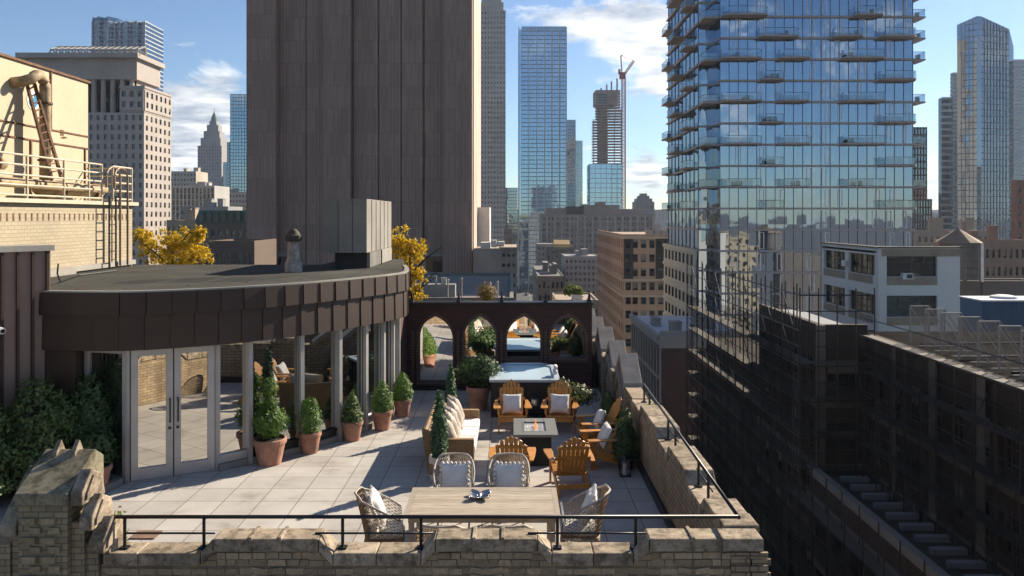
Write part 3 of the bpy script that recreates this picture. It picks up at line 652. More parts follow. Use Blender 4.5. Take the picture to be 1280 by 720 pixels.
for yy in (350, 370, 297):
    q = MB(); q.box(X0 - .35, X1, Y0 - .35, Y0 - .11, z(yy) - .25, z(yy) + .25); q.box(X0 - .35, X0 - .11, Y0 - .11, YD, z(yy) - .25, z(yy) + .25); q.build('belt_course', matw('belt stone', (.36, .29, .22)), t, True)
for a, c, wc, rows in ((779.6, 791.5, 785.3, 3), (819.5, 831, 826, 3), (831.2, 842.5, 837, 1)):
    q = MB()
    for k in range(rows):
        f0, fh = fl[k]; w0, w1 = x(wc) - .62, x(wc) + .62; f1 = f0 + fh
        q.box(x(a), w0, Y0 - .06, Y0 - .005, f0, f1); q.box(w1, x(c), Y0 - .06, Y0 - .005, f0, f1); q.box(w0, w1, Y0 - .06, Y0 - .005, f0, f0 + .22 * fh); q.box(w0, w1, Y0 - .06, Y0 - .005, f0 + .78 * fh, f1)
    q.build('dark_bay_panel', matw('black bay panel', (.022, .02, .02)), t, True)
for i in range(4):
    q = MB(); xx = x(813 + i * 9); q.box(xx, xx + 1.4, Y0 + 4, Y0 + 7, Zt, Zt + 1.5 + i % 2 * 1.6); q.build('roof_house', M['w_setback_grey_block'], t, True)

# ---- 17. low brick building with white roof
t = thing('low_roof_building', 'low brick building with pale roof and carved window bays beside the brick parapet', 'building', (PX(826.7, 100), 100, GZ))
NX, NY, FX, FY = PX(826.7, 100), 100, PX(791, 122), 122
Zr = PZ(419, 100)
q = MB(); q.prism([(NX, NY), (NX + 12, NY), (NX + 12, FY), (FX, FY)], GZ, Zr - .5); q.build('wall', mat_brick('maroon brick', (.11, .045, .035), (.08, .035, .03), (.05, .03, .03), .3, .1, .015, bmp=0), t, True)
q = MB(); q.prism([(NX + .2, NY + .4), (NX + 12, NY + .4), (NX + 12, FY), (FX + .3, FY)], Zr - .49, Zr - .3); q.build('roof', matw('white roof coating', (.5, .52, .55)), t, True)
for (bx, by, w, d, h) in ((NX + 2, 104, 1.4, 1.6, 1.0), (NX + 4.5, 103, 1.0, 1.0, .8), (NX + 6, 107, 2.4, 1.6, 1.3), (NX + .8, 110, 1, 2.5, .7)):
    q = MB(); q.box(bx, bx + w, by, by + d, Zr - .298, Zr + h); q.box(bx - .1, bx + w + .1, by - .1, by + d + .1, Zr + h, Zr + h + .12); q.build('roof_unit', M['concrete'], t, True)
q = MB(); d = Vector((FX - NX, FY - NY, 0)); L = d.length; d.normalize(); n = Vector((-d.y, d.x, 0))
if n.x > 0: n = -n
Tm = Matrix(((-d.x, -n.x, 0, FX), (-d.y, -n.y, 0, FY), (0, 0, 1, 0), (0, 0, 0, 1)))
q.X = Tm; q.box(0, L, -.55, .0, Zr - .5, Zr); q.box(0, L, -.3, 0, Zr - 1.3, Zr - .7)
q.X = None; q.box(NX - .3, NX + 12, NY - .25, NY - .003, Zr - 1.6, Zr); q.box(NX - .2, NX + 12, NY, NY + .35, Zr - .3, Zr + .5)
q.build('cornice', matw('grey cornice', (.28, .27, .25)), t, True)
q = MB(); q.X = Tm; n_ = 11
for f in range(7):
    for i in range(n_ + 1): u = i * L / n_; q.box(max(0, u - .35), min(L, u + .35), -.25, -.003, Zr - 5.2 - f * 4, Zr - 1.5 - f * 4)
    q.box(0, L, -.3, -.003, Zr - 5.6 - f * 4, Zr - 5.21 - f * 4)
q.X = None; q.build('pilasters', matw('warm grey stone', (.27, .23, .2)), t, True)
for f in range(5):
    for i in range(n_):
        u = i * L / n_ + .35 + .05; w = L / n_ - .8
        o = bpy.data.objects.new('window', window_mesh(w, 3.0, 'frame_dark', RND.choice([0, 0, 1]), 'sash')); COL.objects.link(o); o.parent = t
        o.matrix_local = Matrix.Translation(-t.location) @ Tm @ Matrix.Translation((u, -.02, Zr - 5.0 - f * 4))

# ---- 18. glass balcony tower
Y0 = 118; x = lambda p: PX(p, Y0); z = lambda p: PZ(p, Y0)
M['frame_bright'] = mat_plain('bright casement frame', (.8, .8, .8), .5, bmp=0)
G_tow = mat_facet_glass('sky blue tower glass', (.48, .58, .70), (.05, .06, .075), 1.42, 3.139, .72, .010)
G_tow2 = mat_facet_glass('bluish side glass', (.50, .60, .70), (.05, .06, .07), 1.2, 3.139, .62, .05)
t = thing('balcony_tower', 'glass residential tower wrapped in staggered concrete balconies', 'tower', (x(1020), Y0, GZ))
XL, XM, XR, XS = x(900), x(1141), x(1141), 30.7 - 0.0
FH = 26.6 * .118; ztop = z(20) + 3 * FH
q = MB(); q.box(XL, XR, Y0, Y0 + 28, GZ, ztop - .1); q.build('glass_skin', G_tow, t, True)
q = MB(); q.box(XL - 2.2, XL - .01, Y0 + 4, Y0 + 28, GZ, ztop - .1); q.build('glass_skin', G_tow2, t, True)
slabm = matw('concrete slab edge', (.36, .32, .30), s2=3)
q = MB()
k0 = 3
nfl = int((ztop - GZ) / FH)
slabz = [ztop - k * FH for k in range(nfl + 1)]
for zc in slabz: q.box(XL - 2.5, XR + .2, Y0 + 3.8, Y0 + 28.2, zc - .30, zc); q.box(XL - .1, XR + .2, Y0 - .28, Y0 + 3.79, zc - .30, zc)
q.build('floor_slabs', slabm, t, True)
q = MB(); r = random.Random(4); xx = XL + .05
pos = []
for i in range(22): pos.append(XL + (XR - XL) * i / 21)
for p in pos: q.box(p - .03, p + .03, Y0 - .08, Y0 - .01, GZ, ztop)
for i in range(9): yy = Y0 + 4.2 + i * 2.9; q.box(XL - 2.28, XL - 2.21, yy - .05, yy + .05, GZ, ztop)
q.build('mullions', matw('navy mullion', (.06, .09, .14)), t, True)
# pale framed operable casements
for k, zc in enumerate(slabz[:17]):
    for c in ((915, 922), (971, 977), (1008, 1014), (1027, 1033), (1070, 1077), (1090, 1096), (1108, 1114), (1128, 1133), (945, 951), (1043, 1049)):
        if r.random() < .42: continue
        q = MB(); a, c2 = x(c[0] + (k % 2) * 4), x(c[1] + (k % 2) * 4); z0, z1 = zc - FH + .12, zc - .5
        q.box(a, a + .10, Y0 - .07, Y0 - .012, z0, z1); q.box(c2 - .10, c2, Y0 - .07, Y0 - .012, z0, z1); q.box(a + .10, c2 - .10, Y0 - .07, Y0 - .012, z0, z0 + .07); q.box(a + .10, c2 - .10, Y0 - .07, Y0 - .012, z1 - .07, z1); q.build('casement_frame', M['frame_bright'], t, True)
def railglass():
    m, nt, out = newmat('balcony rail glass'); tr = nt.nodes.new('ShaderNodeBsdfTransparent'); tr.inputs[0].default_value = (.8, .85, .88, 1); gl = nt.nodes.new('ShaderNodeBsdfGlossy'); gl.inputs['Roughness'].default_value = .03
    mx = nt.nodes.new('ShaderNodeMixShader'); mx.inputs[0].default_value = .14; nt.links.new(tr.outputs[0], mx.inputs[1]); nt.links.new(gl.outputs[0], mx.inputs[2]); nt.links.new(mx.outputs[0], out.inputs[0]); return m
glassrail = railglass()
def balcony(x0, x1, y0, y1, zc, front, furn=0):
    """slab plus glass guard on the three open sides; front: 'f' open to -y, 'l' open to -x, 'r' to +x"""
    q = MB(); q.cur = 0
    if front == 'f': q.prism([(x0, y1), (x0 + .0, y0 + .6), (x0 + .5, y0), (x1 - .5, y0), (x1, y0 + .6), (x1, y1)], zc - .24, zc + .02)
    else: q.box(x0, x1, y0, y1, zc - .24, zc + .02)
    bl = q.build('balcony', slabm, t, True)
    q = MB(); q.cur = 0; e = .06
    segs = {'f': [((x0 + e, y1), (x0 + e, y0 + .6)), ((x0 + .5, y0 + e), (x1 - .5, y0 + e)), ((x1 - e, y0 + .6), (x1 - e, y1))],
            'l': [((x1, y0 + e), (x0 + e, y0 + e)), ((x0 + e, y0 + e), (x0 + e, y1 - e)), ((x0 + e, y1 - e), (x1, y1 - e))],
            'r': [((x0, y0 + e), (x1 - e, y0 + e)), ((x1 - e, y0 + e), (x1 - e, y1 - e))]}[front]
    for a, c in segs:
        q.cur = 0; q.bar((*a, zc + .55), (*c, zc + .55), .03, .9)
        q.cur = 1; q.bar((*a, zc + 1.05), (*c, zc + 1.05), .06, .06)
    if furn:
        rr = random.Random(int(x0 * 7 + zc)); q.cur = 1
        for _ in range(furn): fx = rr.uniform(x0 + .5, x1 - 1); q.box(fx, fx + .5, y0 + .4, y0 + .9, zc + .06, zc + .7)
    g = q.build('guard_rail', [glassrail, mull_d], bl, False)
    g.matrix_parent_inverse = Matrix.Identity(4); g.location = -t.location
pat = {0: [(900, 950), (971, 1009), (1050, 1103)], 1: [(949, 978), (1096, 1152)]}
nb_ = 0
for k, zc in enumerate(slabz):
    yy = 270 - (zc - CAMZ) / .118
    if yy > 262 or yy < -40: continue
    row = k - 3
    p = {0: [(902, 957), (1064, 1100)], 1: [(946, 996), (1039, 1075), (1096, 1157)], 2: pat[0]}.get(row, pat[1] if row % 2 else pat[0])
    for a, c in p:
        balcony(x(a), x(c) if c < 1141 else XR - .02, Y0 - 1.75, Y0 - .29, zc, 'f', RND.choice([0, 1, 2]))
    if row % 2 == 0 or row < 2: balcony(XR + .21, x(1158), Y0 - 1.2 + 1.4, Y0 + 3.4, zc, 'r', 1)
    if row % 2 == 0: balcony(XL - 4.2, XL - 2.51, Y0 + 13, Y0 + 19, zc, 'l', 1); balcony(XL - 2.3, XL - .11, Y0 + .4, Y0 + 3.7, zc, 'l')
    else: balcony(XL - 3.6, XL - 2.51, Y0 + 22, Y0 + 27, zc, 'l', 1); balcony(XL - 3.9, XL - 2.51, Y0 + 5.5, Y0 + 10, zc, 'l')
# pale reflection on the lower left face, built as a cream wall
q = MB(); q.box(XL - 2.9, XL - 2.53, Y0 + 3.7, Y0 + 28.4, z(480), z(313))
for f in range(7): 
    q.box(XL - 3.1, XL - 2.91, Y0 + 3.6, Y0 + 28.5, z(313) - f * FH - .5, z(313) - f * FH)
q.build('pale_reflection', matw('cream reflection', (.5, .46, .36)), t, True)
for f in range(6):
    for i in range(8):
        q = MB(); y0 = Y0 + 5 + i * 2.9; q.box(XL - 2.96, XL - 2.905, y0, y0 + 1.4, z(313) - f * FH - 2.5, z(313) - f * FH - .9); q.build('window', M['pane'], t, True)

# building behind balcony tower
curtain('gridded_glass_block', 'gridded dark glass block just right of the balcony tower', 1100, 1158, 160, 240, 20, G_teal, mull_d, 40, 16, band=.5, fin=.25)
curtain('stepped_glass_block', 'lower gridded wing at the foot of the gridded glass block', 1130, 1164, 250, 230, 9, G_teal, mull_d, 28, 10, band=.5, fin=.25)
# right towers
t = curtain('banded_stepped_tower', 'blue banded tower with a stepped left shoulder', 1192, 1215, 92, 420, 3, G_grey, mull_w, 60, 8, band=1.2)
Y0 = 420; q = MB(); q.box(PX(1178, Y0), PX(1192, Y0) - .2, Y0 + 1, Y0 + 4, GZ, PZ(122, Y0)); q.build('shoulder', G_grey, t, True)
q = MB()
for i in range(52): zc = PZ(122, Y0) - i * 3.3; q.box(PX(1178, Y0) - .1, PX(1192, Y0) - .21, Y0 + .7, Y0 + 1, zc - .7, zc + .4)
q.build('shoulder_bands', mull_w, t, True)
# sloped-top faceted tower
Y0 = 380; x = lambda p: PX(p, Y0); z = lambda p: PZ(p, Y0)
t = thing('slanted_crystal_tower', 'faceted grey blue glass tower with a slanted pointed top', 'tower', (x(1236), Y0, GZ))
q = MB()
xs = [(1205, 5, 28), (1221, 0, 20), (1225, -1, 21), (1268, 4, 34)]
vs = []
for p, dy, yt in xs: vs.append((x(p), Y0 + dy, GZ))
for p, dy, yt in xs: vs.append((x(p - (1.5 if p == 1205 else 0)), Y0 + dy, z(yt)))
vs += [(PX(1267, Y0 + 30), Y0 + 30, GZ), (PX(1207, Y0 + 30), Y0 + 30, GZ), (PX(1267, Y0 + 30), Y0 + 30, z(42)), (PX(1207, Y0 + 30), Y0 + 30, z(44))]
q.add(vs, [(0, 1, 5, 4), (1, 2, 6, 5), (2, 3, 7, 6), (3, 8, 10, 7), (8, 9, 11, 10), (9, 0, 4, 11), (4, 5, 6, 7, 10, 11)])
q.build('glass_skin', G_grey, t, True)
q = MB()
for (a, b2) in ((0, 1), (2, 3)):
    A, Bq = Vector(vs[a]), Vector(vs[b2])
    for i in range(50):
        zc = GZ + 20 + i * 2.93
        if zc < min(vs[4 + a][2], vs[4 + b2][2]): q.bar((A.x, A.y - .12, zc), (Bq.x, Bq.y - .12, zc), .2, .35)
    for i in range(1, 9 if a else 5):
        f = i / (9 if a else 5); p = A.lerp(Bq, f); ptop = Vector(vs[4 + a]).lerp(Vector(vs[4 + b2]), f)
        q.bar((p.x, p.y - .15, GZ), (ptop.x, ptop.y - .15, ptop.z), .22, .22, (0, 1, 0))
q.build('mullions', mull_b, t, True)
curtain('striped_edge_tower', 'pale striped tower cut off by the right edge of the picture', 1268, 1320, 76, 460, 3, G_grey, mull_w, 60, 12, band=1.6)
block('red_brown_edge_tower', 'red brown brick tower cut off by the right edge of the picture', 1271, 1330, 225, 210, 2, (.2, .09, .06), 20, 8, roofbits=False)
block('brick_loft_behind_tank', 'reddish brick loft building behind the water tank', 1186, 1290, 300, 140, 5, (.24, .15, .11), 16, 14, roofbits=True)
block('tan_low_block', 'tan low block between balcony tower and sloped water tank roof', 1146, 1236, 288, 200, 4, (.30, .24, .19), 18, 12)

# ---- 20. white concrete loft
Y0 = 72; x = lambda p: PX(p, Y0); z = lambda p: PZ(p, Y0)
B = Bld('white_loft_building', 'white concrete loft building with wide steel windows and air conditioners', 'building', x(1140), Y0)
X0, X1, YD = x(1098), x(1200), 85
pitch = z(364) - z(414)
fl = [(z(364) - k * 0 - 0, 0)]
fr = []
top = z(310)
for k in range(11): fr.append((z(361) - k * 3.62, 3.62))
B.wall.box(X0 + .36, X1 - .02, Y0 + .36, YD, GZ, top - .5)
for z0, h in fr: pass
sillf, headf = .33 / 1, .86
B.facade('f', Y0, X0, X1, [(a, h) for a, h in fr if a > GZ], bays=[(.0 + .75, 5.3)], sill=.30, head=.83, dep=.35, frame='frame_dark', style='steel')
B.facade('l', X0, Y0 + .36, YD, [(a, h) for a, h in fr if a > GZ], bays=[(.4, 6.0), (6.9, 12.2)], sill=.30, head=.83, dep=.35, frame='frame_dark', style='steel')
ztp = fr[0][0] + fr[0][1]
B.wall.box(X0 - .02, X1, Y0 - .02, Y0 + .35, ztp + .003, top); B.wall.box(X0 - .02, X0 + .35, Y0 + .351, YD, ztp + .003, top)
t = B.done(matw('white painted concrete', (.60, .57, .53), s2=3, var=.15))
sb = mat_brick('sandy brick', (.36, .28, .2), (.3, .23, .16), (.2, .16, .12), .3, .1, .012, bmp=0)
for a, h in fr[:6]:
    q = MB(); q.box(X0 + .75, X0 + 5.3, Y0 - .03, Y0 - .005, a + .33, a + 1.05); q.build('brick_spandrel', sb, t, True)
    for y0, y1 in ((Y0 + 1.1, Y0 + 6.4), (Y0 + 7.2, Y0 + 12.6)): q = MB(); q.box(X0 - .03, X0 - .005, y0, y1, a + .33, a + 1.05); q.build('brick_spandrel', sb, t, True)
q = MB(); q.box(X0 + .3, X1, Y0 - .06, Y0 - .021, top - .75, top - .1)
q.build('brick_frieze', sb, t, True)
q = MB(); q.box(X0 - .15, X1 + .1, Y0 - .15, Y0 + .5, top, top + .12); q.box(X0 - .15, X0 + .5, Y0 + .501, YD, top, top + .12); q.build('coping', M['frame_dark'], t, True)
q = MB(); q.box(X0, X1, Y0 + .5, YD, top - .499, top - .3); q.build('roof', M['roof'], t, True)
for (bx, by, bz, s_) in ((x(1127), Y0 - .25, z(349), 'f'), (X0 - .35, Y0 + 6.3, z(338.5) , 'l')):
    q = MB(); q.cur = 0
    q.box(bx, bx + .95, by, by + .5, bz, bz + .55) if s_ == 'f' else q.box(bx, bx + .5, by, by + .95, bz, bz + .55)
    q.cur = 1; 
    if s_ == 'f': q.box(bx + .35, bx + .85, by - .02, by - .003, bz + .1, bz + .45)
    q.build('air_conditioner', [M['frame_white'], M['frame_dark']], t, True)
# ---- 21. water tank
Y0 = 84; x = lambda p: PX(p, Y0); z = lambda p: PZ(p, Y0)
t = thing('water_tank', 'wooden rooftop water tank with brown conical roof and white ladder pipe', 'water tank', (x(1214), Y0 + 2, z(350)))
q = MB(); q.lathe([(1.95, z(350)), (2.0, z(304.2))], 28, (x(1214), Y0 + 2)); q.build('tank', mat_wood('weathered tank staves', (.16, .14, .13), (.09, .08, .075), 3, .9, (6, 6, .3)), t, True)
q = MB(); q.lathe([(2.35, z(304.2) + .002), (2.3, z(303.4)), (.25, z(287.5)), (.05, z(284.5))], 12, (x(1211), Y0 + 2)); q.build('cone_roof', matw('brown roof felt', (.20, .14, .10)), t, True)
q = MB()
for k in range(5): q.lathe([(2.03, z(345 - k * 9)), (2.03, z(344.4 - k * 9))], 28, (x(1214), Y0 + 2))
q.build('hoops', M['frame_dark'], t, True)
q = MB(); q.tube([(x(1226), Y0 - .3, z(352)), (x(1226), Y0 - .3, z(305))], .13, 6); q.build('riser_pipe', M['frame_white'], t, True)
q = MB()
for dx in (-1.4, 1.4):
    for dy in (-1.4, 1.4): q.box(x(1214) + dx - .1, x(1214) + dx + .1, Y0 + 2 + dy - .1, Y0 + 2 + dy + .1, z(375), z(350))
q.build('stand', M['frame_dark'], t, True)
block('tank_house', 'dark penthouse that carries the water tank', 1201, 1300, 351, 87, 3, (.14, .115, .10), 10, 9, roofbits=False)
# corrugated blue shed at right edge
t = thing('blue_corrugated_shed', 'blue corrugated metal shed with pale roof at the right edge', 'shed', (PX(1255, 60), 60, GZ))
Y0 = 60; x = lambda p: PX(p, Y0); z = lambda p: PZ(p, Y0)
q = MB(); pts = []; n = 60; xa, xb = x(1228), x(1330)
for i in range(n + 1): pts.append((xa + (xb - xa) * i / n, Y0 + (.12 if i % 2 else 0)))
q.prism(pts + [(xb, Y0 + 3), (xa, Y0 + 3)], GZ, z(377)); q.build('wall', matw('blue corrugated', (.10, .17, .24), s2=3), t, True)
q = MB(); q.box(xa - .1, xb, Y0 - .1, Y0 + 3.1, z(377) + .003, z(375)); q.lathe([(1.0, z(375)), (.9, z(372.5)), (.5, z(371))], 16, (x(1270), Y0 + 1.5)); q.build('roof', matw('pale shed roof', (.55, .56, .58)), t, True)

# ---- 24. dark scaffolded building, foreground right
M['dkbrick'] = mat_brick('shadow-dark brick', (.060, .038, .028), (.036, .025, .019), (.02, .015, .012), .3, .09, .012, bmp=0, var=.4, rough=1)  # deep shadow put into the dark brick colour
dkb = M['dkbrick']; M['net'] = None
def netmat():
    m, nt, out = newmat('dark debris netting'); d = nt.nodes.new('ShaderNodeBsdfDiffuse'); d.inputs[0].default_value = (.012, .012, .014, 1)
    tr = nt.nodes.new('ShaderNodeBsdfTransparent'); v = coords(nt); n = noise(nt, v, .25, 5)
    f = ramp(nt, n.outputs[0], [(.35, (.15,) * 3), (.65, (.6,) * 3)]); mx = nt.nodes.new('ShaderNodeMixShader')
    nt.links.new(f, mx.inputs[0]); nt.links.new(tr.outputs[0], mx.inputs[1]); nt.links.new(d.outputs[0], mx.inputs[2]); nt.links.new(mx.outputs[0], out.inputs[0]); return m
M['net'] = netmat()
t = thing('dark_brick_block', 'dark brick block wrapped in scaffold below the white loft building', 'building', (20, 46, GZ))
B = Bld('x', 'x', 'x', 0, 0); bpy.data.objects.remove(B.t); B.t = t
ZD = PZ(406, 46)
B.wall.box(18.0, 20.45, 46.4, 57, GZ, ZD - .5)
B.wall.box(18.0, 30, 57.01, 74, GZ, ZD - 5)
fd = [(ZD - 1 - 3.6 * (k + 1), 3.6) for k in range(13)]; fd = [q for q in fd if q[0] > GZ]
B.facade('f', 46, 17.6, 20.45, fd, bays=[(.55, 2.5)], sill=.25, head=.72, dep=.35)
B.facade('l', 17.6, 46.36, 57, fd, 4, .6, .25, .72, .35)
B.wall.box(17.6, 20.45, 46, 46.35, ZD - .99, ZD); B.wall.box(17.6, 17.95, 46.36, 57, ZD - .99, ZD)
B.done(dkb)
q = MB()
for a, h in fd:
    q.box(17.4, 20.45, 45.85, 45.99, a - .15, a + .2); q.box(17.4, 17.59, 46.0, 57, a - .15, a + .2)
q.box(17.45, 17.95, 45.8, 45.99, GZ, ZD); q.build('stone_bands', matw('shadow-dark stone', (.15, .125, .105)), t, True)  # band stone darkened as well, deep shadow in its colour
q = MB(); q.box(17.96, 20.4, 46.41, 56.9, ZD - .499, ZD - .4); q.build('roof', matw('dim roof', (.2, .21, .23)), t, True)
t = thing('dark_side_building', 'long dark building running along the right side under the row of netted frames', 'building', (24, 36, GZ))
B.t = t; B.wall = MB(); B.w = []
XW = 20.5; Z3 = -2.2
B.wall.box(XW + .35, 44, 14, 50, GZ, Z3 - .5)
fd = [(Z3 - 1 - 3.5 * (k + 1), 3.5) for k in range(14)]; fd = [q for q in fd if q[0] > GZ]
B.facade('l', XW, 14, 45.99, fd, 16, .7, .2, .74, .35, frame='frame_dark', style='grid')
B.wall.box(XW, XW + .35, 14, 45.99, Z3 - .99, Z3)
B.done(dkb)
q = MB()
for a, h in fd: q.box(XW - .25, XW - .01, 14, 45.8, a - .12, a + .22)
for i in range(9): yy = 14.5 + i * 4; q.box(XW - .3, XW - .26, yy - .3, yy + .3, GZ, Z3)
q.build('stone_bands', M['shadow-dark stone'], t, True)
q = MB(); q.box(XW + .36, 43.9, 14.1, 49.9, Z3 - .499, Z3 - .4); dr = mat_plain('dark roof', (.03, .028, .026), 1, s1=.3, s2=4, spec=0, bmp=0, var=.5)
for nd in dr.node_tree.nodes:
    if nd.type == 'BSDF_PRINCIPLED': nd.inputs['IOR'].default_value = 1.02
q.build('roof', dr, t, True)
rr = random.Random(12)
for i in range(7):
    q = MB(); bx, by = 24.5 + rr.uniform(0, 9), 33 + rr.uniform(0, 14); w, d, h = rr.uniform(.6, 1.8), rr.uniform(.6, 1.6), rr.uniform(.3, .9)
    q.box(bx, bx + w, by, by + d, Z3 - .398, Z3 - .4 + h); q.box(bx - .06, bx + w + .06, by - .06, by + d + .06, Z3 - .4 + h, Z3 - .34 + h); q.build('roof_hatch', M['shadow-dark stone'], t, True)
for i in range(3):
    q = MB(); yy = 36 + i * 4; q.tube([(22.5, yy, Z3 - .25), (30, yy + .5, Z3 - .25), (30, yy + 3, Z3 - .25)], .07, 6); q.build('roof_pipe', M['black'], t, True)
# lower wing
t = thing('low_yard_wing', 'low dark wing with a pale edged parapet and rows of skylights at lower right', 'building', (18, 30, GZ))
ZL = -10.0
q = MB(); q.box(17.0, 20.49, 10, 45.7, GZ, ZL); q.build('wall', dkb, t, True)
q = MB(); q.box(16.85, 17.25, 10, 45.7, ZL, ZL + .45); 
q.build('parapet', matw('pale parapet', (.17, .16, .15)), t, True)
for i in range(12):
    q = MB(); yy = 29 + i * 1.35; q.box(18.1, 19.6, yy, yy + .35, ZL, ZL + .25); q.build('skylight', matw('pale skylight', (.15, .15, .16)), t, True)
q = MB()
for f in range(11):
    zc = ZL - 1.2 - f * 3.4; q.box(16.8, 16.99, 10, 45.7, zc - .2, zc + .12)
q.build('stone_bands', M['shadow-dark stone'], t, True)
n = 0
for f in range(8):
    for i in range(12):
        q = MB(); y0 = 18 + i * 2.3; zc = ZL - 1.6 - f * 3.4; q.box(16.93, 16.985, y0, y0 + 1.3, zc - 1.6, zc); q.build('window', M['pane'], t, True)
# scaffolding
Z3_ = Z3
t = thing('scaffolding', 'dark pipe scaffolding and netting round the shadow-dark brick block', 'scaffold', (17, 46, GZ))
q = MB(); pl = MB(); net = MB()
for i in range(15):
    yy = 46 + i * 2; 
    for xx in (16.2, 17.1): q.tube([(xx, yy, GZ), (xx, yy, ZD + 2.2)], .045, 4, False)
for i in range(5):
    xx = 16.2 + i * 2.1 * .5
    q.tube([(xx * 1.0, 45, GZ), (xx, 45, ZD + 2.2)], .045, 4, False)
k = 0; zc = ZD + 1.8
while zc > -40:
    q.tube([(16.2, 45, zc), (16.2, 74, zc)], .04, 4, False); q.tube([(16.2, 45, zc), (20.4, 45, zc)], .04, 4, False); q.tube([(16.2, 45, zc - .9), (16.2, 74, zc - .9)], .03, 4, False); q.tube([(16.2, 45, zc - .9), (20.4, 45, zc - .9)], .03, 4, False)
    if zc < ZD: pl.box(16.25, 17.1, 45.2, 74, zc - 1.9, zc - 1.83); pl.box(17.2, 20.3, 45.05, 45.7, zc - 1.9, zc - 1.83)
    for i in range(0, 14, 2): q.tube([(16.2, 46 + i * 2, zc - 2), (16.2, 48 + i * 2, zc)], .03, 4, False)
    zc -= 2.0
net.quad((16.1, 46, GZ + 5), (16.1, 74, GZ + 5), (16.1, 74, ZD - 1), (16.1, 46, ZD - .0)); net.quad((16.2, 44.9, -10), (20.3, 44.9, -10), (20.3, 44.9, ZD - 3), (16.2, 44.9, ZD - 3))
t2 = thing('scaffolding', 'dark scaffold and netting standing on the low yard wing against the dark side building', 'scaffold', (19.5, 32, -10))
q2 = MB(); p2 = MB(); n2_ = MB()
for i in range(19):
    for xx in (19.35, 20.15): q2.tube([(xx, 17 + i * 1.5, -10), (xx, 17 + i * 1.5, Z3_ + .05)], .04, 4, False)
for k in range(9):
    zc = -9 + k * 1.0; q2.tube([(19.35, 15, zc), (19.35, 44.6, zc)], .03, 4, False)
    if k % 2: p2.box(19.4, 20.1, 15, 44.6, zc - .1, zc - .04)
for i in range(0, 18, 2): q2.tube([(19.3, 17 + i * 1.5, -10), (19.3, 20 + i * 1.5, -6)], .03, 4, False); q2.tube([(19.3, 20 + i * 1.5, -6), (19.3, 17 + i * 1.5, -2)], .03, 4, False)
n2_.quad((19.28, 16, -9), (19.28, 44.6, -9), (19.28, 44.6, Z3_ - .4), (19.28, 16, Z3_ - .9))
q2.build('poles', M['black'], t2, True); p2.build('platforms', matw('scaffold boards', (.07, .06, .05)), t2, True); n2_.build('netting', M['net'], t2, True)
t3 = thing('scaffolding', 'dark scaffold down the street side of the low yard wing', 'scaffold', (16.3, 28, GZ))
q2 = MB(); p2 = MB(); n2_ = MB()
for i in range(18):
    for xx in (15.8, 16.5): q2.tube([(xx, 12 + i * 2, GZ), (xx, 12 + i * 2, -9.2)], .04, 4, False)
for k in range(20):
    zc = -10 - k * 1.0; q2.tube([(15.8, 11, zc), (15.8, 45.6, zc)], .03, 4, False)
    if k % 2: p2.box(15.85, 16.6, 11, 45.6, zc - .1, zc - .04)
n2_.quad((15.75, 12, GZ + 3), (15.75, 45.6, GZ + 3), (15.75, 45.6, -11), (15.75, 12, -10.6))
q2.build('poles', M['black'], t3, True); p2.build('platforms', M['scaffold boards'], t3, True); n2_.build('netting', M['net'], t3, True)
q.build('poles', M['black'], t, True); pl.build('platforms', matw('scaffold boards', (.07, .06, .05)), t, True); net.build('netting', M['net'], t, True)
# row of netted frames on top of the side building
for i in range(9):
    Yf = 42.6 - i * 1.55
    lab = 'netted steel frame on the dark side building, ' + ['farthest of the row', 'second farthest of the row', 'third from the far end', 'fourth from the far end', 'middle one of nine', 'fourth from the near end', 'third from the near end', 'second nearest of the row', 'nearest of the row'][i]
    t = thing('netted_frame', lab, 'frame', (21.2, Yf, Z3), 0, 'netted frames along the sooty side building')
    q = MB(); w = 1.0; hh = 2.0
    for a in (0, w):
        q.bar((a, 0, -.0), (a, 0, hh), .06, .06, (0, 1, 0)); q.bar((a, 0, hh), (a + .9, -.9, .02), .04, .04, (0, 1, 0))
    q.bar((0, 0, hh), (w, 0, hh), .06, .06); q.bar((0, -.9, .03), (w + .9, -.9, .03), .05, .05); q.build('frame', matw('galvanised pipe', (.3, .28, .26)), t)
    q = MB(); q.quad((.03, .02, .02), (w - .03, .02, .02), (w - .03, .02, hh - .03), (.03, .02, hh - .03))
    m_ = M.get('gauze')
    if not m_:
        m, nt, out = newmat('pale gauze'); d = nt.nodes.new('ShaderNodeBsdfDiffuse'); d.inputs[0].default_value = (.28, .24, .2, 1); tr = nt.nodes.new('ShaderNodeBsdfTransparent'); mx = nt.nodes.new('ShaderNodeMixShader'); mx.inputs[0].default_value = .45
        nt.links.new(tr.outputs[0], mx.inputs[1]); nt.links.new(d.outputs[0], mx.inputs[2]); nt.links.new(mx.outputs[0], out.inputs[0]); M['gauze'] = m; m_ = m
    q.build('netting', m_, t)

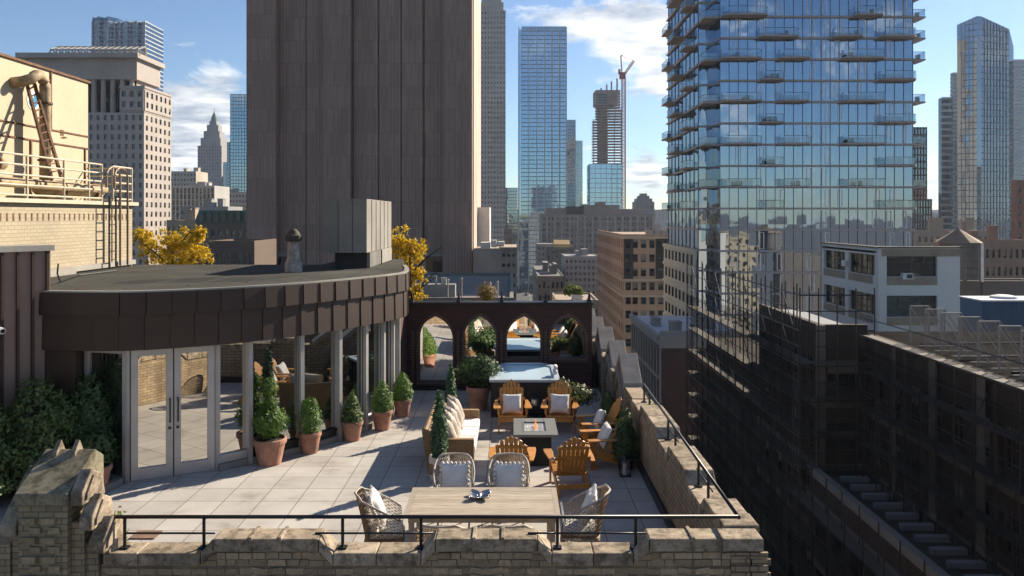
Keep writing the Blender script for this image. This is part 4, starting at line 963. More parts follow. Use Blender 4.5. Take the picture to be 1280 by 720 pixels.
# blocks across the street behind the viewpoint: the glass tower and the pavilion mirror them
for i, (x0, x1, y, zt, col, lab) in enumerate(((-60, -34, -70, -2, (.36, .28, .19), 'tan brick block across the street behind the viewpoint, far left'), (-33, -12, -64, 6, (.25, .17, .12), 'taller brown block across the street behind the viewpoint'), (-10, 14, -75, -6, (.40, .33, .24), 'low cream block straight behind the viewpoint'),
        (15, 36, -66, 3, (.42, .33, .21), 'sandy block behind the viewpoint on the right'), (37, 62, -80, 12, (.20, .16, .14), 'dark tall block behind the viewpoint on the right'), (63, 92, -68, -3, (.38, .30, .20), 'wide ochre block behind the viewpoint, far right'), (20, 60, -22, -22, (.05, .045, .04), 'low dark block below and behind the viewpoint'))):
    t = thing('street_block', lab, 'building', ((x0 + x1) / 2, y, GZ)); q = MB(); q.box(x0, x1, y - 20, y, GZ, zt); q.box(x0 - .4, x1 + .4, y - 20.4, y + .4, zt, zt + .7); q.box(x0 + 3, x0 + 8, y - 10, y - 4, zt + .7, zt + 3.5)
    q.build('wall', mat_plain('street block wall', col, .9, var=.2, s1=.2, s2=2, bmp=0), t, True)
    for f in range(10):
        q = MB(); zc = zt - 3 - f * 3.5
        if zc < GZ + 3: break
        for k in range(int((x1 - x0) / 2.6)): xx = x0 + .9 + k * 2.6; q.box(xx, xx + 1.3, y + .003, y + .05, zc - .3, zc + 1.6)
        q.build('window_row', M['pane'], t, True)
# far low skyline fill
specs = [(560, 600, 262, 1500), (630, 650, 262, 1200), (728, 742, 255, 1300), (770, 800, 262, 1600), (812, 850, 262, 1100), (1150, 1180, 266, 900), (1160, 1205, 262, 1800), (205, 250, 262, 1300), (270, 300, 252, 1400), (-60, 40, 255, 900)]
adj = ['pale', 'dim', 'tiny', 'hazy', 'faint', 'squat', 'long', 'misty', 'blurred', 'broad']
wh = ['behind the granite tower', 'at the end of the street', 'right of the banded slim tower', 'behind the tower crane', 'left of the balcony tower', 'right of the balcony tower', 'left of the banded stepped tower', 'left of the spired skyscraper', 'right of the spired skyscraper', 'behind the cream cooling plant']
for (a, c, yt, Y), ad, w_ in zip(specs, adj, wh):
    block('distant_block', f'{ad} distant block on the horizon {w_}', a, c, yt, Y, 30, (.25, .25, .26), 12, 8, roofbits=False, keep=0, ybot=275)

# ---- ground, street
q = MB(); q.quad((-9000, -9000, GZ - .1), (9000, -9000, GZ - .1), (9000, 12000, GZ - .1), (-9000, 12000, GZ - .1)); struct(q.build('ground', matw('city ground', (.09, .088, .085))))
q = MB(); q.quad((2, 60, GZ), (22, 60, GZ), (24, 2500, GZ), (6, 2500, GZ)); struct(q.build('road', mat_plain('asphalt', (.05, .05, .052), .9, var=.3, s1=.1, s2=2, bmp=0)))
q = MB()
for i in range(150): yy = 70 + i * 14; q.quad((12, yy, GZ + .01), (12.3, yy, GZ + .01), (12.3, yy + 4, GZ + .01), (12, yy + 4, GZ + .01))
struct(q.build('lane_markings', M['white']))
for xx, w, nm in ((-1, 3, 'pavement'), (20, 5, 'pavement')):
    q = MB(); q.box(xx, xx + w - (.0), 60, 600, GZ - .05, GZ + .14) if xx < 0 else q.box(22.5, 25.5, 60, 600, GZ - .05, GZ + .14); struct(q.build(nm, M['concrete']))
# parked/driving cars, tiny
carcols = [('white', (.6, .6, .6)), ('black', (.02, .02, .02)), ('yellow', (.6, .35, .02)), ('silver', (.35, .36, .38)), ('dark blue', (.02, .03, .08)), ('red', (.3, .02, .02)), ('grey', (.15, .15, .16)), ('green', (.03, .10, .05)), ('beige', (.4, .35, .27)), ('maroon', (.12, .02, .03)), ('cream', (.55, .5, .4)), ('sky blue', (.2, .35, .5))]
def car(px, py, cn, col):
    t = thing('car', f'tiny {cn} car on the street far beyond the arcade', 'car', (px, py, GZ), 0, 'cars on the far street')
    m = mat_plain('car paint ' + cn, col, .3, .2, var=.05, bmp=0)
    q = MB(); q.prism_x([(-2.2, .35), (2.2, .35), (2.25, .8), (1.3, .95), (-2.1, 1.0), (-2.25, .7)], -.9, .9); q.build('body', m, t, bevel=.05)
    q = MB(); q.prism_x([(-1.9, 1.0), (1.2, .96), (.5, 1.45), (-1.4, 1.45)], -.78, .78); q.build('cabin', M['glass_dark'], t)
    for sx in (-.85, .85):
        for sy in (-1.4, 1.4):
            q = MB(); q.tube([(sx - .1, sy, .33), (sx + .1, sy, .33)], .33, 12); q.build('wheel', M['black'], t)
for i, (cn, col) in enumerate(carcols): car(9.5 + (i % 4) * 3.1 + i * .05, 455 + i * 24, cn, col)
# ------------------------------------------------------------------ the building that carries the terrace
t = thing('host_building', 'tan brick building whose roof carries the paved terrace', 'building', (-3, 18, GZ))
q = MB(); q.box(-13, 2.69, 8.46, 27, GZ, -.02); q.box(-13, -4.5, 27.01, 36, GZ, -.02); q.build('wall', M['brick_tan'], t, True)
q = MB(); q.box(-12.9, 2.29, 8.74, 21.3, -.019, 0.0); struct(q.build('terrace_floor', M['paver']))
q = MB(); q.box(-13, 2.2, 21.6, 27, -.019, .8); q.box(-13, -4.6, 27.01, 36, -.019, .8); struct(q.build('rear_roof_floor', M['roof']))

# ---- front parapet with stepped coping
F0, F1 = 8.42, 8.72
LO, HI = 1.05, 1.20
fx = lambda p: (p - 640) * .00842
t = thing('front_parapet', 'tan brick front parapet with notched weathered coping stones', 'parapet', (0, 8.57, 0))
prof = [(-4.35, LO), (fx(250), LO), (fx(266), HI), (fx(398), HI), (fx(416), LO), (fx(526), LO), (fx(544), HI), (fx(672), HI), (fx(690), LO), (fx(792), LO), (fx(812), HI), (2.31, HI)]
under = lambda z_: z_ - .135
q = MB(); q.prism_y([(-4.35, -1.6)] + [(a, under(c) - .004) for a, c in prof] + [(2.31, under(HI) - .004), (2.31, -1.6)][1:], F0 + .05, F1 - .03)
wall = q.build('wall', mat_brick('weathered tan brick', (.42, .32, .205), (.30, .225, .145), (.15, .12, .085), .19, .068, .006, var=.45, s1=2.5, streak=5, bmp=1), t, True)
# relief brickwork: soldier bricks and darker recesses standing proud of the wall
r = random.Random(3); q = MB()
xx = -4.3
while xx < 2.6:
    w = r.choice([.075, .075, .08, .15, .16])
    if w < .1:
        for z0, z1 in ((.50, .655), (.665, .80)): q.box(xx, xx + w - .008, F0 + .05 - r.choice([.006, .014, .024]), F0 + .049, z0, z1)
    else:
        zz = .50
        while zz < .79: q.box(xx, xx + w - .008, F0 + .05 - r.choice([.004, .01, .02]), F0 + .049, zz, zz + .066); zz += .0745
    xx += w
xx = -4.3
while xx < 2.6:
    w = r.choice([.15, .17, .19]); q.box(xx, xx + w - .008, F0 + .05 - r.choice([.004, .012]), F0 + .049, .808, .868); xx += w
q.build('relief_bricks', M['loose'], t, True)
for a, c in ((266, 398), (544, 672), (812, 925)):
    q = MB()
    for row in range(2):
        xx = fx(a) + .03
        while xx < fx(c) - .12:
            w = r.choice([.1, .14, .2]); q.box(xx, xx + w - .012, F0 + .05 - r.choice([.008, .016, .024]), F0 + .049, .905 + row * .072, .968 + row * .072); xx += w
    m_ = (fx(a) + fx(c)) / 2; 
    for s_ in (-1, 1):   # gentle chevron of stretcher bricks
        for k in range(4): q.bar((m_ + s_ * .02, F0 + .038, .84 - k * .075), (m_ + s_ * .17, F0 + .038, .865 - k * .075), .02, .055)
    q.build('relief_bricks', M['loose'], t, True)
def coping_x(a, c, z0, z1=None):
    z1 = z0 if z1 is None else z1; g = .004
    q = MB(); q.prism_y([(a + g, under(z0)), (c - g, under(z1)), (c - g, z1), (a + g, z0)], F0, F1); return q.build('coping_stone', M['cap'], t, True, bevel=.012)
segs = [(fx(128), fx(172), LO, LO), (fx(172), fx(250), LO, LO), (fx(250), fx(266), LO, HI), (fx(266), fx(312), HI, HI), (fx(312), fx(349), HI, HI), (fx(349), fx(398), HI, HI), (fx(398), fx(416), HI, LO), (fx(416), fx(470), LO, LO), (fx(470), fx(526), LO, LO), (fx(526), fx(544), LO, HI),
        (fx(544), fx(592), HI, HI), (fx(592), fx(628), HI, HI), (fx(628), fx(672), HI, HI), (fx(672), fx(690), HI, LO), (fx(690), fx(742), LO, LO), (fx(742), fx(792), LO, LO), (fx(792), fx(812), LO, HI), (fx(812), fx(866), HI, HI), (fx(866), fx(903), HI, HI)]
for s in segs: coping_x(*s)
for p in (312.5, 349.5, 592.5, 628.5, 866.5):
    q = MB(); q.box(fx(p) - .02, fx(p) + .02, F0 - .012, F1 + .01, under(HI) + .01, HI + .02); q.build('coping_rib', M['cap'], t, True, bevel=.006)
# ---- right parapet
t = thing('side_parapet', 'tan brick side parapet with stepped coping running back along the right edge', 'parapet', (2.5, 12, 0))
A0, A1 = 2.31, 2.70
profy = [(8.42, HI), (9.65, HI), (9.85, LO), (10.55, LO), (10.72, HI), (11.85, HI), (12.0, LO), (12.75, LO), (12.9, HI), (14.4, HI), (14.55, LO), (15.5, LO)]
q = MB(); q.prism_x([(8.46, -1.6)] + [(max(a, 8.46), under(c) - .004) for a, c in profy] + [(15.5, -1.6)], A0 + .025, A1 - .04); q.build('wall', M['brick_tan'], t, True)
q = MB(); q.box(A0 - .02, A0 + .024, 8.75, 15.5, 0.001, .16); q.build('base_flashing', M['black'], t, True)
def coping_y(y0, y1, z0, z1, wide=.02):
    g = .004; q = MB(); q.prism_x([(y0 + g, under(z0)), (y1 - g, under(z1)), (y1 - g, z1), (y0 + g, z0)], A0 + (wide if wide > .05 else 0), A1); q.build('coping_stone', M['cap'], t, True, bevel=.012)
for (a, za), (c, zc) in zip(profy[1:-1], profy[2:]):
    n = 2 if c - a > 1 else 1
    for i in range(n): coping_y(a + (c - a) * i / n, a + (c - a) * (i + 1) / n, za + (zc - za) * i / n, za + (zc - za) * (i + 1) / n)
for k, (y0, y1, zz) in enumerate(((8.42, 8.72, HI + .0), (8.728, 9.1, HI + .025), (9.108, 9.645, HI))):   # big corner stones
    q = MB(); q.box(fx(903) + .004 if k == 0 else A0, A1 - (.0 if k else .05), y0, y1, under(HI) - (.04 if k == 1 else 0), zz); q.build('corner_stone', M['cap'], t, True, bevel=.015)
q = MB()   # stacked corner bricks stepping out below
for k in range(7):
    for j in range(2): q.box(2.31 + .2 * j + .003, 2.50 + .2 * j + (0.03 if k % 2 else 0), 8.425 + (k % 2) * .01, 8.459, .99 - .072 * k, 1.052 - .072 * k)
q.build('corner_bricks', M['brick_tan'], t, True)
# ---- gabled wall beyond
t = thing('gabled_parapet', 'tall brick side wall with a row of stone gabled merlons beyond the chairs', 'parapet', (2.5, 19, 0))
q = MB(); q.box(A0 + .03, A1 - .04, 15.52, 21.0, -1.6, 1.06); q.box(A0 + .03, A1 - .04, 21.01, 33, -1.6, 1.06); q.build('wall', M['brick_tan'], t, True)
q = MB(); q.box(A0 - .02, A0 + .024, 15.51, 21.0, 0.001, .16); q.build('base_flashing', M['black'], t, True)
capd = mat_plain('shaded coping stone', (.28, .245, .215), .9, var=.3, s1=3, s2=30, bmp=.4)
for i, (yc, zt) in enumerate(((17.3, 1.62), (19.2, 1.60), (21.6, 1.6), (23.9, 1.58), (26.2, 1.56), (28.5, 1.55), (30.8, 1.55))):
    q = MB(); q.prism_x([(yc - .62, 1.062), (yc + .62, 1.062), (yc + .62, 1.1), (yc, zt - .14), (yc - .62, 1.1)], A0 + .07, A1 - .08); g = q.build('merlon', M['brick_tan'], t, True)
    for s_ in (-1, 1):
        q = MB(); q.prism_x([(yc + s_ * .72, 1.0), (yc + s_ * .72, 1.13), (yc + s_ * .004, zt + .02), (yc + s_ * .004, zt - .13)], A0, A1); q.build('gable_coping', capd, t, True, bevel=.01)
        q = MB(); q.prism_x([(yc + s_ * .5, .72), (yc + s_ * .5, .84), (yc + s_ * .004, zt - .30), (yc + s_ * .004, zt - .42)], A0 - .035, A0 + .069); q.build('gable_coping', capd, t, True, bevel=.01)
    q = MB(); q.box(A0 - .05, A0 + .03, yc + .72, yc + 1.12, .0, 1.1) if not (20.3 < yc + .9 < 21.3) else q.box(A0 - .05, A0 + .03, 20.0, 20.3, 0, 1.1); q.build('pier', M['brick_tan'], t, True)

# ---- railing
t = thing('roof_railing', 'black steel railing with round posts along both parapets', 'railing', (0, 8.55, 0))
YR = 8.55; ZR = 1.385
q = MB(); q.tube([(fx(131), YR, ZR), (2.42, YR, ZR)], .021, 8); q.tube([(2.42, YR - .02, ZR - .001), (2.47, 12, ZR), (2.52, 15.3, ZR)], .021, 8); q.build('top_rail', M['black'], t, True, smooth=True)
q = MB()
for a, c in ((147, 249), (425, 526), (697, 797)): q.tube([(fx(a) - .02 * 0, YR, 1.21), (fx(c + 14), YR, 1.21)], .011, 6)
for a, c in ((390, 424), (660, 696)): q.tube([(fx(a), YR, 1.21 + .0), (fx(c), YR, 1.211)], .011, 6)
for a, c in ((9.75, 10.65), (11.9, 12.85), (14.45, 15.3)): q.tube([(2.43 + (a - 8.5) * .0135, a, 1.24), (2.43 + (c - 8.5) * .0135, c, 1.24)], .011, 6)
q.build('mid_rail', M['black'], t, True, smooth=True)
for p in (148.5, 249, 425, 524.5, 697.5, 797): 
    q = MB(); X_ = fx(p); q.tube([(X_, YR, LO), (X_, YR, ZR - .01)], .018, 8); q.box(X_ - .045, X_ + .045, YR - .04, YR + .04, LO + .001, LO + .02); q.build('post', M['black'], t, True)
for yy in (9.95, 10.5, 12.1, 12.7, 14.6, 15.25):
    q = MB(); X_ = 2.42 + (yy - 8.5) * .0147; q.tube([(X_, yy, LO), (X_, yy, ZR - .01)], .018, 8); q.box(X_ - .04, X_ + .04, yy - .045, yy + .045, LO + .001, LO + .02); q.build('post', M['black'], t, True)

# ---- stepped gothic pier at left
pierb = mat_brick('pier brick', (.37, .30, .185), (.26, .215, .135), (.15, .125, .085), .16, .066, .006, var=.4, s1=2.5, bmp=1)
t = thing('stepped_brick_pier', 'stepped brick pier with sloped stone caps at the left end of the front parapet', 'pier', (-4.9, 8.7, 0))
q = MB(); q.box(-5.14, -4.63, 8.33, 9.0, -1.6, 1.62); q.box(-5.26, -5.145, 8.42, 9.0, -1.6, 1.35); q.box(-4.625, -4.49, 8.40, 8.9, -1.6, 1.38); q.box(-4.485, -4.36, 8.43, 8.85, -1.6, 1.15); q.box(-7.5, -5.27, 8.4, 8.85, -1.6, 1.15)
q.build('wall', pierb, t, True)
q = MB()   # protruding and recessed bricks in two zig-zag columns
for cx in (-4.99, -4.79):
    for k in range(9):
        if k % 2 == 0: q.box(cx - .09, cx + .045, 8.285, 8.329, 1.40 - k * .1, 1.462 - k * .1)
        else: q.box(cx - .02, cx + .09, 8.30, 8.329, 1.40 - k * .1, 1.462 - k * .1)
q.build('relief_bricks', M['loose_moss'], t, True)
capg = mat_cap('mossy cap stone', (.33, .295, .21))
def slope_cap(x0, x1, yf, yb, zf, zt, th=.12):
    q = MB(); q.prism_x([(yf, zf - th), (yf, zf), ((yf * .25 + yb * .75), zt), (yb, zt - .12), (yb, zf - th)], x0, x1); return q.build('cap_stone', capg, t, True, bevel=.012)
slope_cap(-5.15, -4.6, 8.27, 9.02, 1.72, 2.03)
for x0 in (-5.02, -4.82): 
    q = MB(); q.prism_x([(8.74, 2.02), (8.84, 2.13), (8.98, 1.88), (8.74, 1.88)], x0, x0 + .045); q.build('cap_fin', M['cap'], t, True)
slope_cap(-5.33, -5.16, 8.3, 9.0, 1.38, 1.85)
for (x0, x1, zt) in ((-4.59, -4.46, 1.92), (-4.50, -4.36, 1.66), (-4.40, -4.24, 1.42)):
    q = MB(); q.prism_x([(8.3, zt - .33), (8.3, zt - .2), (8.50, zt), (8.72, zt - .12), (8.78, zt - .36)], x0 + .005, x1); c = q.build('cap_stone', M['cap'], t, True, bevel=.012)
    q = MB(); q.prism_x([(8.36, zt - .28), (8.37, zt - .22), (8.50, zt - .07), (8.66, zt - .15), (8.68, zt - .29)], x1 + .002, x1 + .022); q.build('cap_panel', M['cap'], t, True)
q = MB(); q.prism([(-4.36, 8.42), (-4.24, 8.42), (-4.16, 8.6), (-4.24, 8.8), (-4.36, 8.8)], 1.052, 1.17); q.build('cap_stone', M['cap'], t, True)

# ------------------------------------------------------------------ pavilion
wp = [(-6.62, 13.78), (-5.34, 14.48), (-4.92, 14.9), (-4.16, 15.62), (-3.60, 16.42), (-3.20, 17.12), (-2.95, 17.85), (-2.84, 18.5), (-2.84, 19.4), (-2.86, 21.1)]
RZ, WT = 3.3, 2.32
P = thing('glass_pavilion', 'curved roof pavilion with bronze shingle fascia and reflective glass walls', 'pavilion', (-5.5, 16, 0))
# fascia curve: a smooth outline just outside the wall
def smooth_curve(pts, n=6):
    out = []
    for i in range(len(pts) - 1):
        p0, p1, p2, p3 = [Vector((*pts[max(0, min(len(pts) - 1, j))], 0)) for j in (i - 1, i, i + 1, i + 2)]
        for k in range(n):
            u = k / n; out.append(.5 * ((2 * p1) + (-p0 + p2) * u + (2 * p0 - 5 * p1 + 4 * p2 - p3) * u * u + (-p0 + 3 * p1 - 3 * p2 + p3) * u ** 3))
    out.append(Vector((*pts[-1], 0))); return out
fpts = [(-8.30, 13.80), (-7.5, 13.70), (-6.62, 13.68), (-5.9, 13.95), (-5.20, 14.36), (-4.60, 14.86), (-4.02, 15.5), (-3.46, 16.3), (-3.02, 17.05), (-2.66, 17.75), (-2.48, 18.4), (-2.58, 19.6), (-2.82, 21.0)]
sc = smooth_curve(fpts, 8)
# resample by arc length
def resample(c, step):
    out = [c[0].copy()]; acc = 0
    for a, b_ in zip(c, c[1:]):
        L = (b_ - a).length; d = step - acc
        while d <= L: out.append(a.lerp(b_, d / L)); d += step
        acc = (acc + L) % step
    return out
pts = resample(sc, .40)
q = MB(); poly = [(p.x, p.y) for p in sc] + [(-3.3, 24.4), (-5.1, 24.4), (-5.1, 21.4), (-9.9, 21.4), (-9.9, 13.85)]
q.prism(poly, WT, RZ - .04); q.build('roof_slab', M['bronze'], P, True)
poly2 = [(p.x + (.05), p.y - .06) for p in sc] + [(-2.5, 24.4), (-5.1, 24.4), (-5.1, 21.4), (-9.9, 21.4), (-9.9, 13.8)]
q = MB(); q.prism([(a * 1 + 0, c) for a, c in poly], RZ - .039, RZ); q.build('roof_felt', M['roof'], P, True)
q = MB()
for a, b_ in zip(sc, sc[1:]): q.bar((a.x, a.y, RZ + .005), (b_.x + (b_ - a).x * .02, b_.y + (b_ - a).y * .02, RZ + .005), .10, .03)
q.build('coping_edge', M['flash'], P, True)
q = MB()
for k in range(7): q.box(-8.6 + k * .85, -8.56 + k * .85, 14.2 if k < 3 else 14.9 + (k - 3) * .75, 21.3, RZ + .001, RZ + .008)
q.build('membrane_seams', M['charcoal'], P, True)
q = MB(); q.prism([(-7.6, 15.2), (-5.2, 15.9), (-4.6, 17.2), (-6.4, 17.0), (-7.9, 16.1)], RZ + .0005, RZ + .0008); q.build('felt_patch', mat_plain('newer roof felt', (.04, .04, .038), 1, spec=.1), P, True)
fr = MB()
def shingles(pts, z0, z1, off, shift):
    for i in range(len(pts) - 1):
        a, b_ = pts[i], pts[i + 1]; d = (b_ - a).normalized(); n = Vector((d.y, -d.x, 0))
        q = MB(); e = .022
        A = [a + n * (off + .004), b_ + n * (off + .004) , a + n * (off + .03), b_ + n * (off + .012)]
        lo = [a + n * (off + .034), b_ + n * (off + .014)]; hi = [a + n * (off + .022), b_ + n * (off + .005)]; bk = [a + n * (off * .2), b_ + n * (off * .2)]
        q.add([(*lo[0].xy, z0), (*lo[1].xy, z0), (*hi[1].xy, z1), (*hi[0].xy, z1), (*bk[0].xy, z0), (*bk[1].xy, z0), (*bk[1].xy, z1), (*bk[0].xy, z1)],
              [(0, 1, 2, 3), (4, 7, 6, 5), (0, 4, 5, 1), (2, 6, 7, 3), (0, 3, 7, 4), (1, 5, 6, 2)])
        q.build('fascia_shingle', M['bronze'], P, True)
shingles(pts, WT - .02, WT + .60, .03, 0)
pts2 = resample([sc[0].lerp(sc[1], .5)] + sc[1:], .40)
shingles(pts2, WT + .585, RZ - .015, .07, 1)
# solid wall left of the glass and dark interior mass
q = MB(); q.box(-13, -8.31, 13.98, 14.4, 0, WT - .01); q.prism([(-8.30, 13.79), (-7.47, 13.69), (-7.47, 14.3), (-8.30, 14.3)], 0.001, WT - .035); q.build('wall', M['bronze'], P, True)
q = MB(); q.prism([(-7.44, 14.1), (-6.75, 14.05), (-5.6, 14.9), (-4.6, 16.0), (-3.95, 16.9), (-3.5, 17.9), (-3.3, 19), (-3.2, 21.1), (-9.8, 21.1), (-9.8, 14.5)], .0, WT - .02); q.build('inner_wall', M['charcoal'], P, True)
# windows between mullions
def panel(a, b_, z0, z1, name, mat, frame, fw=.06, sill=0, handle=False, parent=P):
    a = Vector((*a, 0)); b_ = Vector((*b_, 0)); d = (b_ - a).normalized(); n = Vector((d.y, -d.x, 0)); L = (b_ - a).length
    T = Matrix(((d.x, -n.x, 0, a.x), (d.y, -n.y, 0, a.y), (0, 0, 1, 0), (0, 0, 0, 1)))
    q = MB(); q.X = T
    q.box(0, fw, -.05, .03, z0, z1); q.box(L - fw, L, -.05, .03, z0, z1); q.box(fw, L - fw, -.045, .03, z1 - fw, z1); q.box(fw, L - fw, -.045, .03, z0, z0 + max(fw, sill))
    if sill > .2: q.box(fw, L - fw, -.07, -.046, z0 + sill - .05, z0 + sill)
    q.X = None; f = q.build(name, frame, parent, True)
    q = MB(); q.X = T; q.quad((fw, 0, z0 + max(fw, sill)), (L - fw, 0, z0 + max(fw, sill)), (L - fw, 0, z1 - fw), (fw, 0, z1 - fw)); q.X = None
    g = q.build('glass', mat, f, False); g.matrix_parent_inverse = Matrix.Identity(4); g.location = -P.location
    return f, T, L
da, db = Vector((*wp[0], 0)), Vector((*wp[1], 0)); mid = (da + db) / 2
dd = (db - da).normalized()
panel((-7.44, 13.98), wp[0], 0.05, 2.30, 'window', M['glass_dark'], M['alu'], .07)
for a, b_, side in ((da + dd * .05, mid - dd * .01, 1), (mid + dd * .01, db - dd * .05, -1)):
    f, T, L = panel(a.xy, b_.xy, .03, 2.28, 'door', M['glass_door'], M['alu'], .11, .2)
    q = MB(); q.X = T; hx = L - .055 if side == 1 else .055
    q.tube([(hx, -.06, .98), (hx, -.12, 1.0), (hx, -.12, 1.38), (hx, -.06, 1.40)], .014, 6); q.tube([(hx, -.05, .88), (hx, -.075, .88)], .025, 8); q.X = None
    h = q.build('handle', M['black'], f, False); h.matrix_parent_inverse = Matrix.Identity(4); h.location = -P.location
q = MB()
for p in (da, db): q.box(p.x - .045, p.x + .045, p.y - .03, p.y + .06, 0, WT)
q.bar((*da.xy, 2.30), (*db.xy, 2.30), .08, .035); q.bar((*da.xy, .012), (*db.xy, .012), .1, .02)
q.build('door_frame', M['alu'], P, True)
for i in range(1, len(wp) - 1):
    a, b_ = wp[i], wp[i + 1]
    if i == len(wp) - 2: q = MB(); q.prism([wp[-2], wp[-1], (wp[-1][0] - .1, wp[-1][1]), (wp[-2][0] - .1, wp[-2][1])], 0, WT); q.build('wall', M['bronze'], P, True); continue
    panel(a, b_, 0.0, 2.30, 'window', M['glass_door'] if i == 1 else M['glass_dark'], M['alu'] if i == 1 else M['black'], .04, .27)
for i in range(2, len(wp) - 1):
    a = Vector((*wp[i], 0)); n = (Vector((*wp[i + 1], 0)) - Vector((*wp[i - 1], 0))).normalized(); nn = Vector((n.y, -n.x, 0)); c = a + nn * .06
    q = MB(); q.bar((*c.xy, 0.002), (*c.xy, WT - .03), .085, .13, (*nn.xy, 0)); q.build('mullion', M['alu'], P, True)
q = MB()
for i in range(1, len(wp) - 2):
    q.bar((*wp[i], .06), (*wp[i + 1], .06), .24, .12)
q.build('base_kerb', M['concrete'], P, True)
# brown seamed parapet at far left
t = thing('seamed_metal_parapet', 'brown standing seam metal wall stub above the pavilion roof at far left', 'wall', (-8.4, 13.5, 0))
A, Bq = Vector((-9.4, 11.9, 0)), Vector((-7.98, 13.83, 0)); d = (Bq - A).normalized(); n = Vector((d.y, -d.x, 0)); L = (Bq - A).length
T = Matrix(((d.x, -n.x, 0, A.x), (d.y, -n.y, 0, A.y), (0, 0, 1, 0), (0, 0, 0, 1)))
q = MB(); q.X = T; q.box(0, L, 0, .25, 0, 4.0)
q.build('wall', M['bronze_lit'], t, True)
q = MB(); q.X = T; k = L - .06
while k > 0: q.box(k - .02, k + .02, -.05, -.003, 0, 3.99); k -= .235
q.build('seams', M['bronze'], t, True)
q = MB(); q.X = T; q.box(-.1, L + .04, -.07, .3, 4.003, 4.10); q.build('cap', M['flash'], t, True)
t = thing('security_camera', 'small white dome security camera on the brown metal wall', 'camera', (-8.45, 13.12, 2.75))
q = MB(); q.box(-.06, .0, -.05, .07, -.05, .07); q.build('bracket', M['white'], t)
q = MB(); q.tube([(0.0, -.02, 0), (.17, -.12, -.02)], .055, 12); q.build('housing', M['white'], t, smooth=False)
q = MB(); q.tube([(.165, -.117, -.02), (.185, -.13, -.022)], .035, 12); q.build('lens', M['black'], t)

# ---- roof objects
t = thing('concrete_bulkhead', 'grey concrete stair bulkhead standing on the pavilion roof', 'bulkhead', (-4.1, 21, RZ))
q = MB(); q.box(-4.62, -3.56, 19.6, 23.6, RZ + .40, 5.02); q.build('wall', M['concrete'], t, True)
q = MB(); q.box(-4.4, -3.62, 19.9, 23.3, RZ + .001, RZ + .399); q.build('base', M['charcoal'], t, True)
q = MB()
for k in range(9): q.box(-3.58, -3.53, 19.95 + k * .18, 20.05 + k * .18, RZ + .02, RZ + .39)
q.box(-3.61, -3.52, 21.7, 23.4, RZ + .02, RZ + .39); q.build('louvre', M['flash'], t, True)
q = MB()
for k in range(1, 6): q.box(-3.558, -3.548, 19.6 + k * .66, 19.62 + k * .66, RZ + .41, 5.0)
for k in (1, 2): q.box(-4.62 + k * .353, -4.61 + k * .353, 19.59, 19.598, RZ + .41, 5.0)
q.build('panel_joints', M['charcoal'], t, True)
t = thing('roof_vent', 'stained white chimney vent with a dark cowl on the pavilion roof', 'vent', (-5.08, 18.6, RZ))
q = MB(); q.lathe([(.2, .001), (.2, .17), (.15, .3), (.14, .34), (.13, .70), (.15, .72)], 18); q.build('stack', mat_plain('stained vent metal', (.42, .37, .33), .7, .2, var=.6, s1=6, s2=20), t, smooth=False)
q = MB(); q.lathe([(.17, .72), (.2, .74), (.2, .85), (.16, .87), (.10, .96), (.05, 1.0)], 18); q.build('cowl', mat_plain('sooty cowl', (.06, .05, .035), .8), t)

# ---- cream cooling plant at upper left
t = thing('cream_roof_plant', 'cream brick plant room with steel ledge beside the pavilion roof', 'building', (-11.5, 17, RZ - .1))
XW, YB = -10.3, 21.7
q = MB(); q.box(-18, XW, 10, YB, 0, 4.88); q.build('wall', M['brick_lit'], t, True)
q = MB(); q.box(-18, XW + .12, 9.9, YB + .12, 4.88, 4.97); q.build('steel_ledge', M['beige_trim'], t, True)
q = MB(); yy = 10.2
while yy < YB - .2: q.box(XW + .002, XW + .006, yy, yy + .05, 4.50, 4.66); yy += .21
q.build('weep_slots', M['rust'], t, True)
q = MB(); q.box(XW + .001, XW + .10, 16.5, YB, RZ + .001, RZ + .12); q.box(XW + .101, XW + .5, 14, 18.0, RZ + .001, RZ + .14); q.build('roof_flashing', M['flash'], t, True)
t = thing('cooling_tower', 'large cream sheet metal cooling unit with panel seams on the plant room', 'cooling tower', (-13, 17, 4.97))
XC = -11.5; ZT2 = 8.2
q = MB(); q.box(-16, XC, 10, 21.7, 4.975, ZT2); q.build('casing', M['beige_steel'], t, True)
Yp = lambda p: -XC * 1000 / (640 - p)
q = MB()
q.box(XC - .05, XC + .05, 10, 21.76, ZT2 + .001, ZT2 + .06)
for zz in (6.75, 6.42): q.box(XC + .001, XC + .025, 10, 21.7, zz - .018, zz + .018)
for p in (38, 63): q.box(XC + .001, XC + .03, Yp(p) - .03, Yp(p) + .03, 6.7 if p == 63 else 4.98, ZT2 if p == 63 else 6.4)
q.box(XC + .001, XC + .03, 21.5, 21.55, 4.98, 6.4)
q.build('seams', M['rust'], t, True)
q = MB(); q.prism_x([(Yp(40), 7.45), (Yp(43), 7.55), (Yp(44.5), 7.4), (Yp(43), 7.2), (Yp(40.5), 7.2), (Yp(38), 7.3)], XC + .004, XC + .01)
q = MB(); cy, cz = Yp(41), 7.38
q.tube([(XC + .004, cy, cz), (XC + .01, cy, cz)], .24, 24); q.build('round_badge', matw('badge white', (.7, .72, .75)), t, True)
q = MB(); q.prism_x([(cy - .19, cz - .05), (cy - .05, cz + .1), (cy, cz + .02), (cy + .06, cz + .17), (cy + .19, cz - .05), (cy + .1, cz - .16), (cy - .12, cz - .16)], XC + .012, XC + .016); q.build('badge_mark', matw('badge blue', (.03, .22, .42)), t, True)
q = MB()
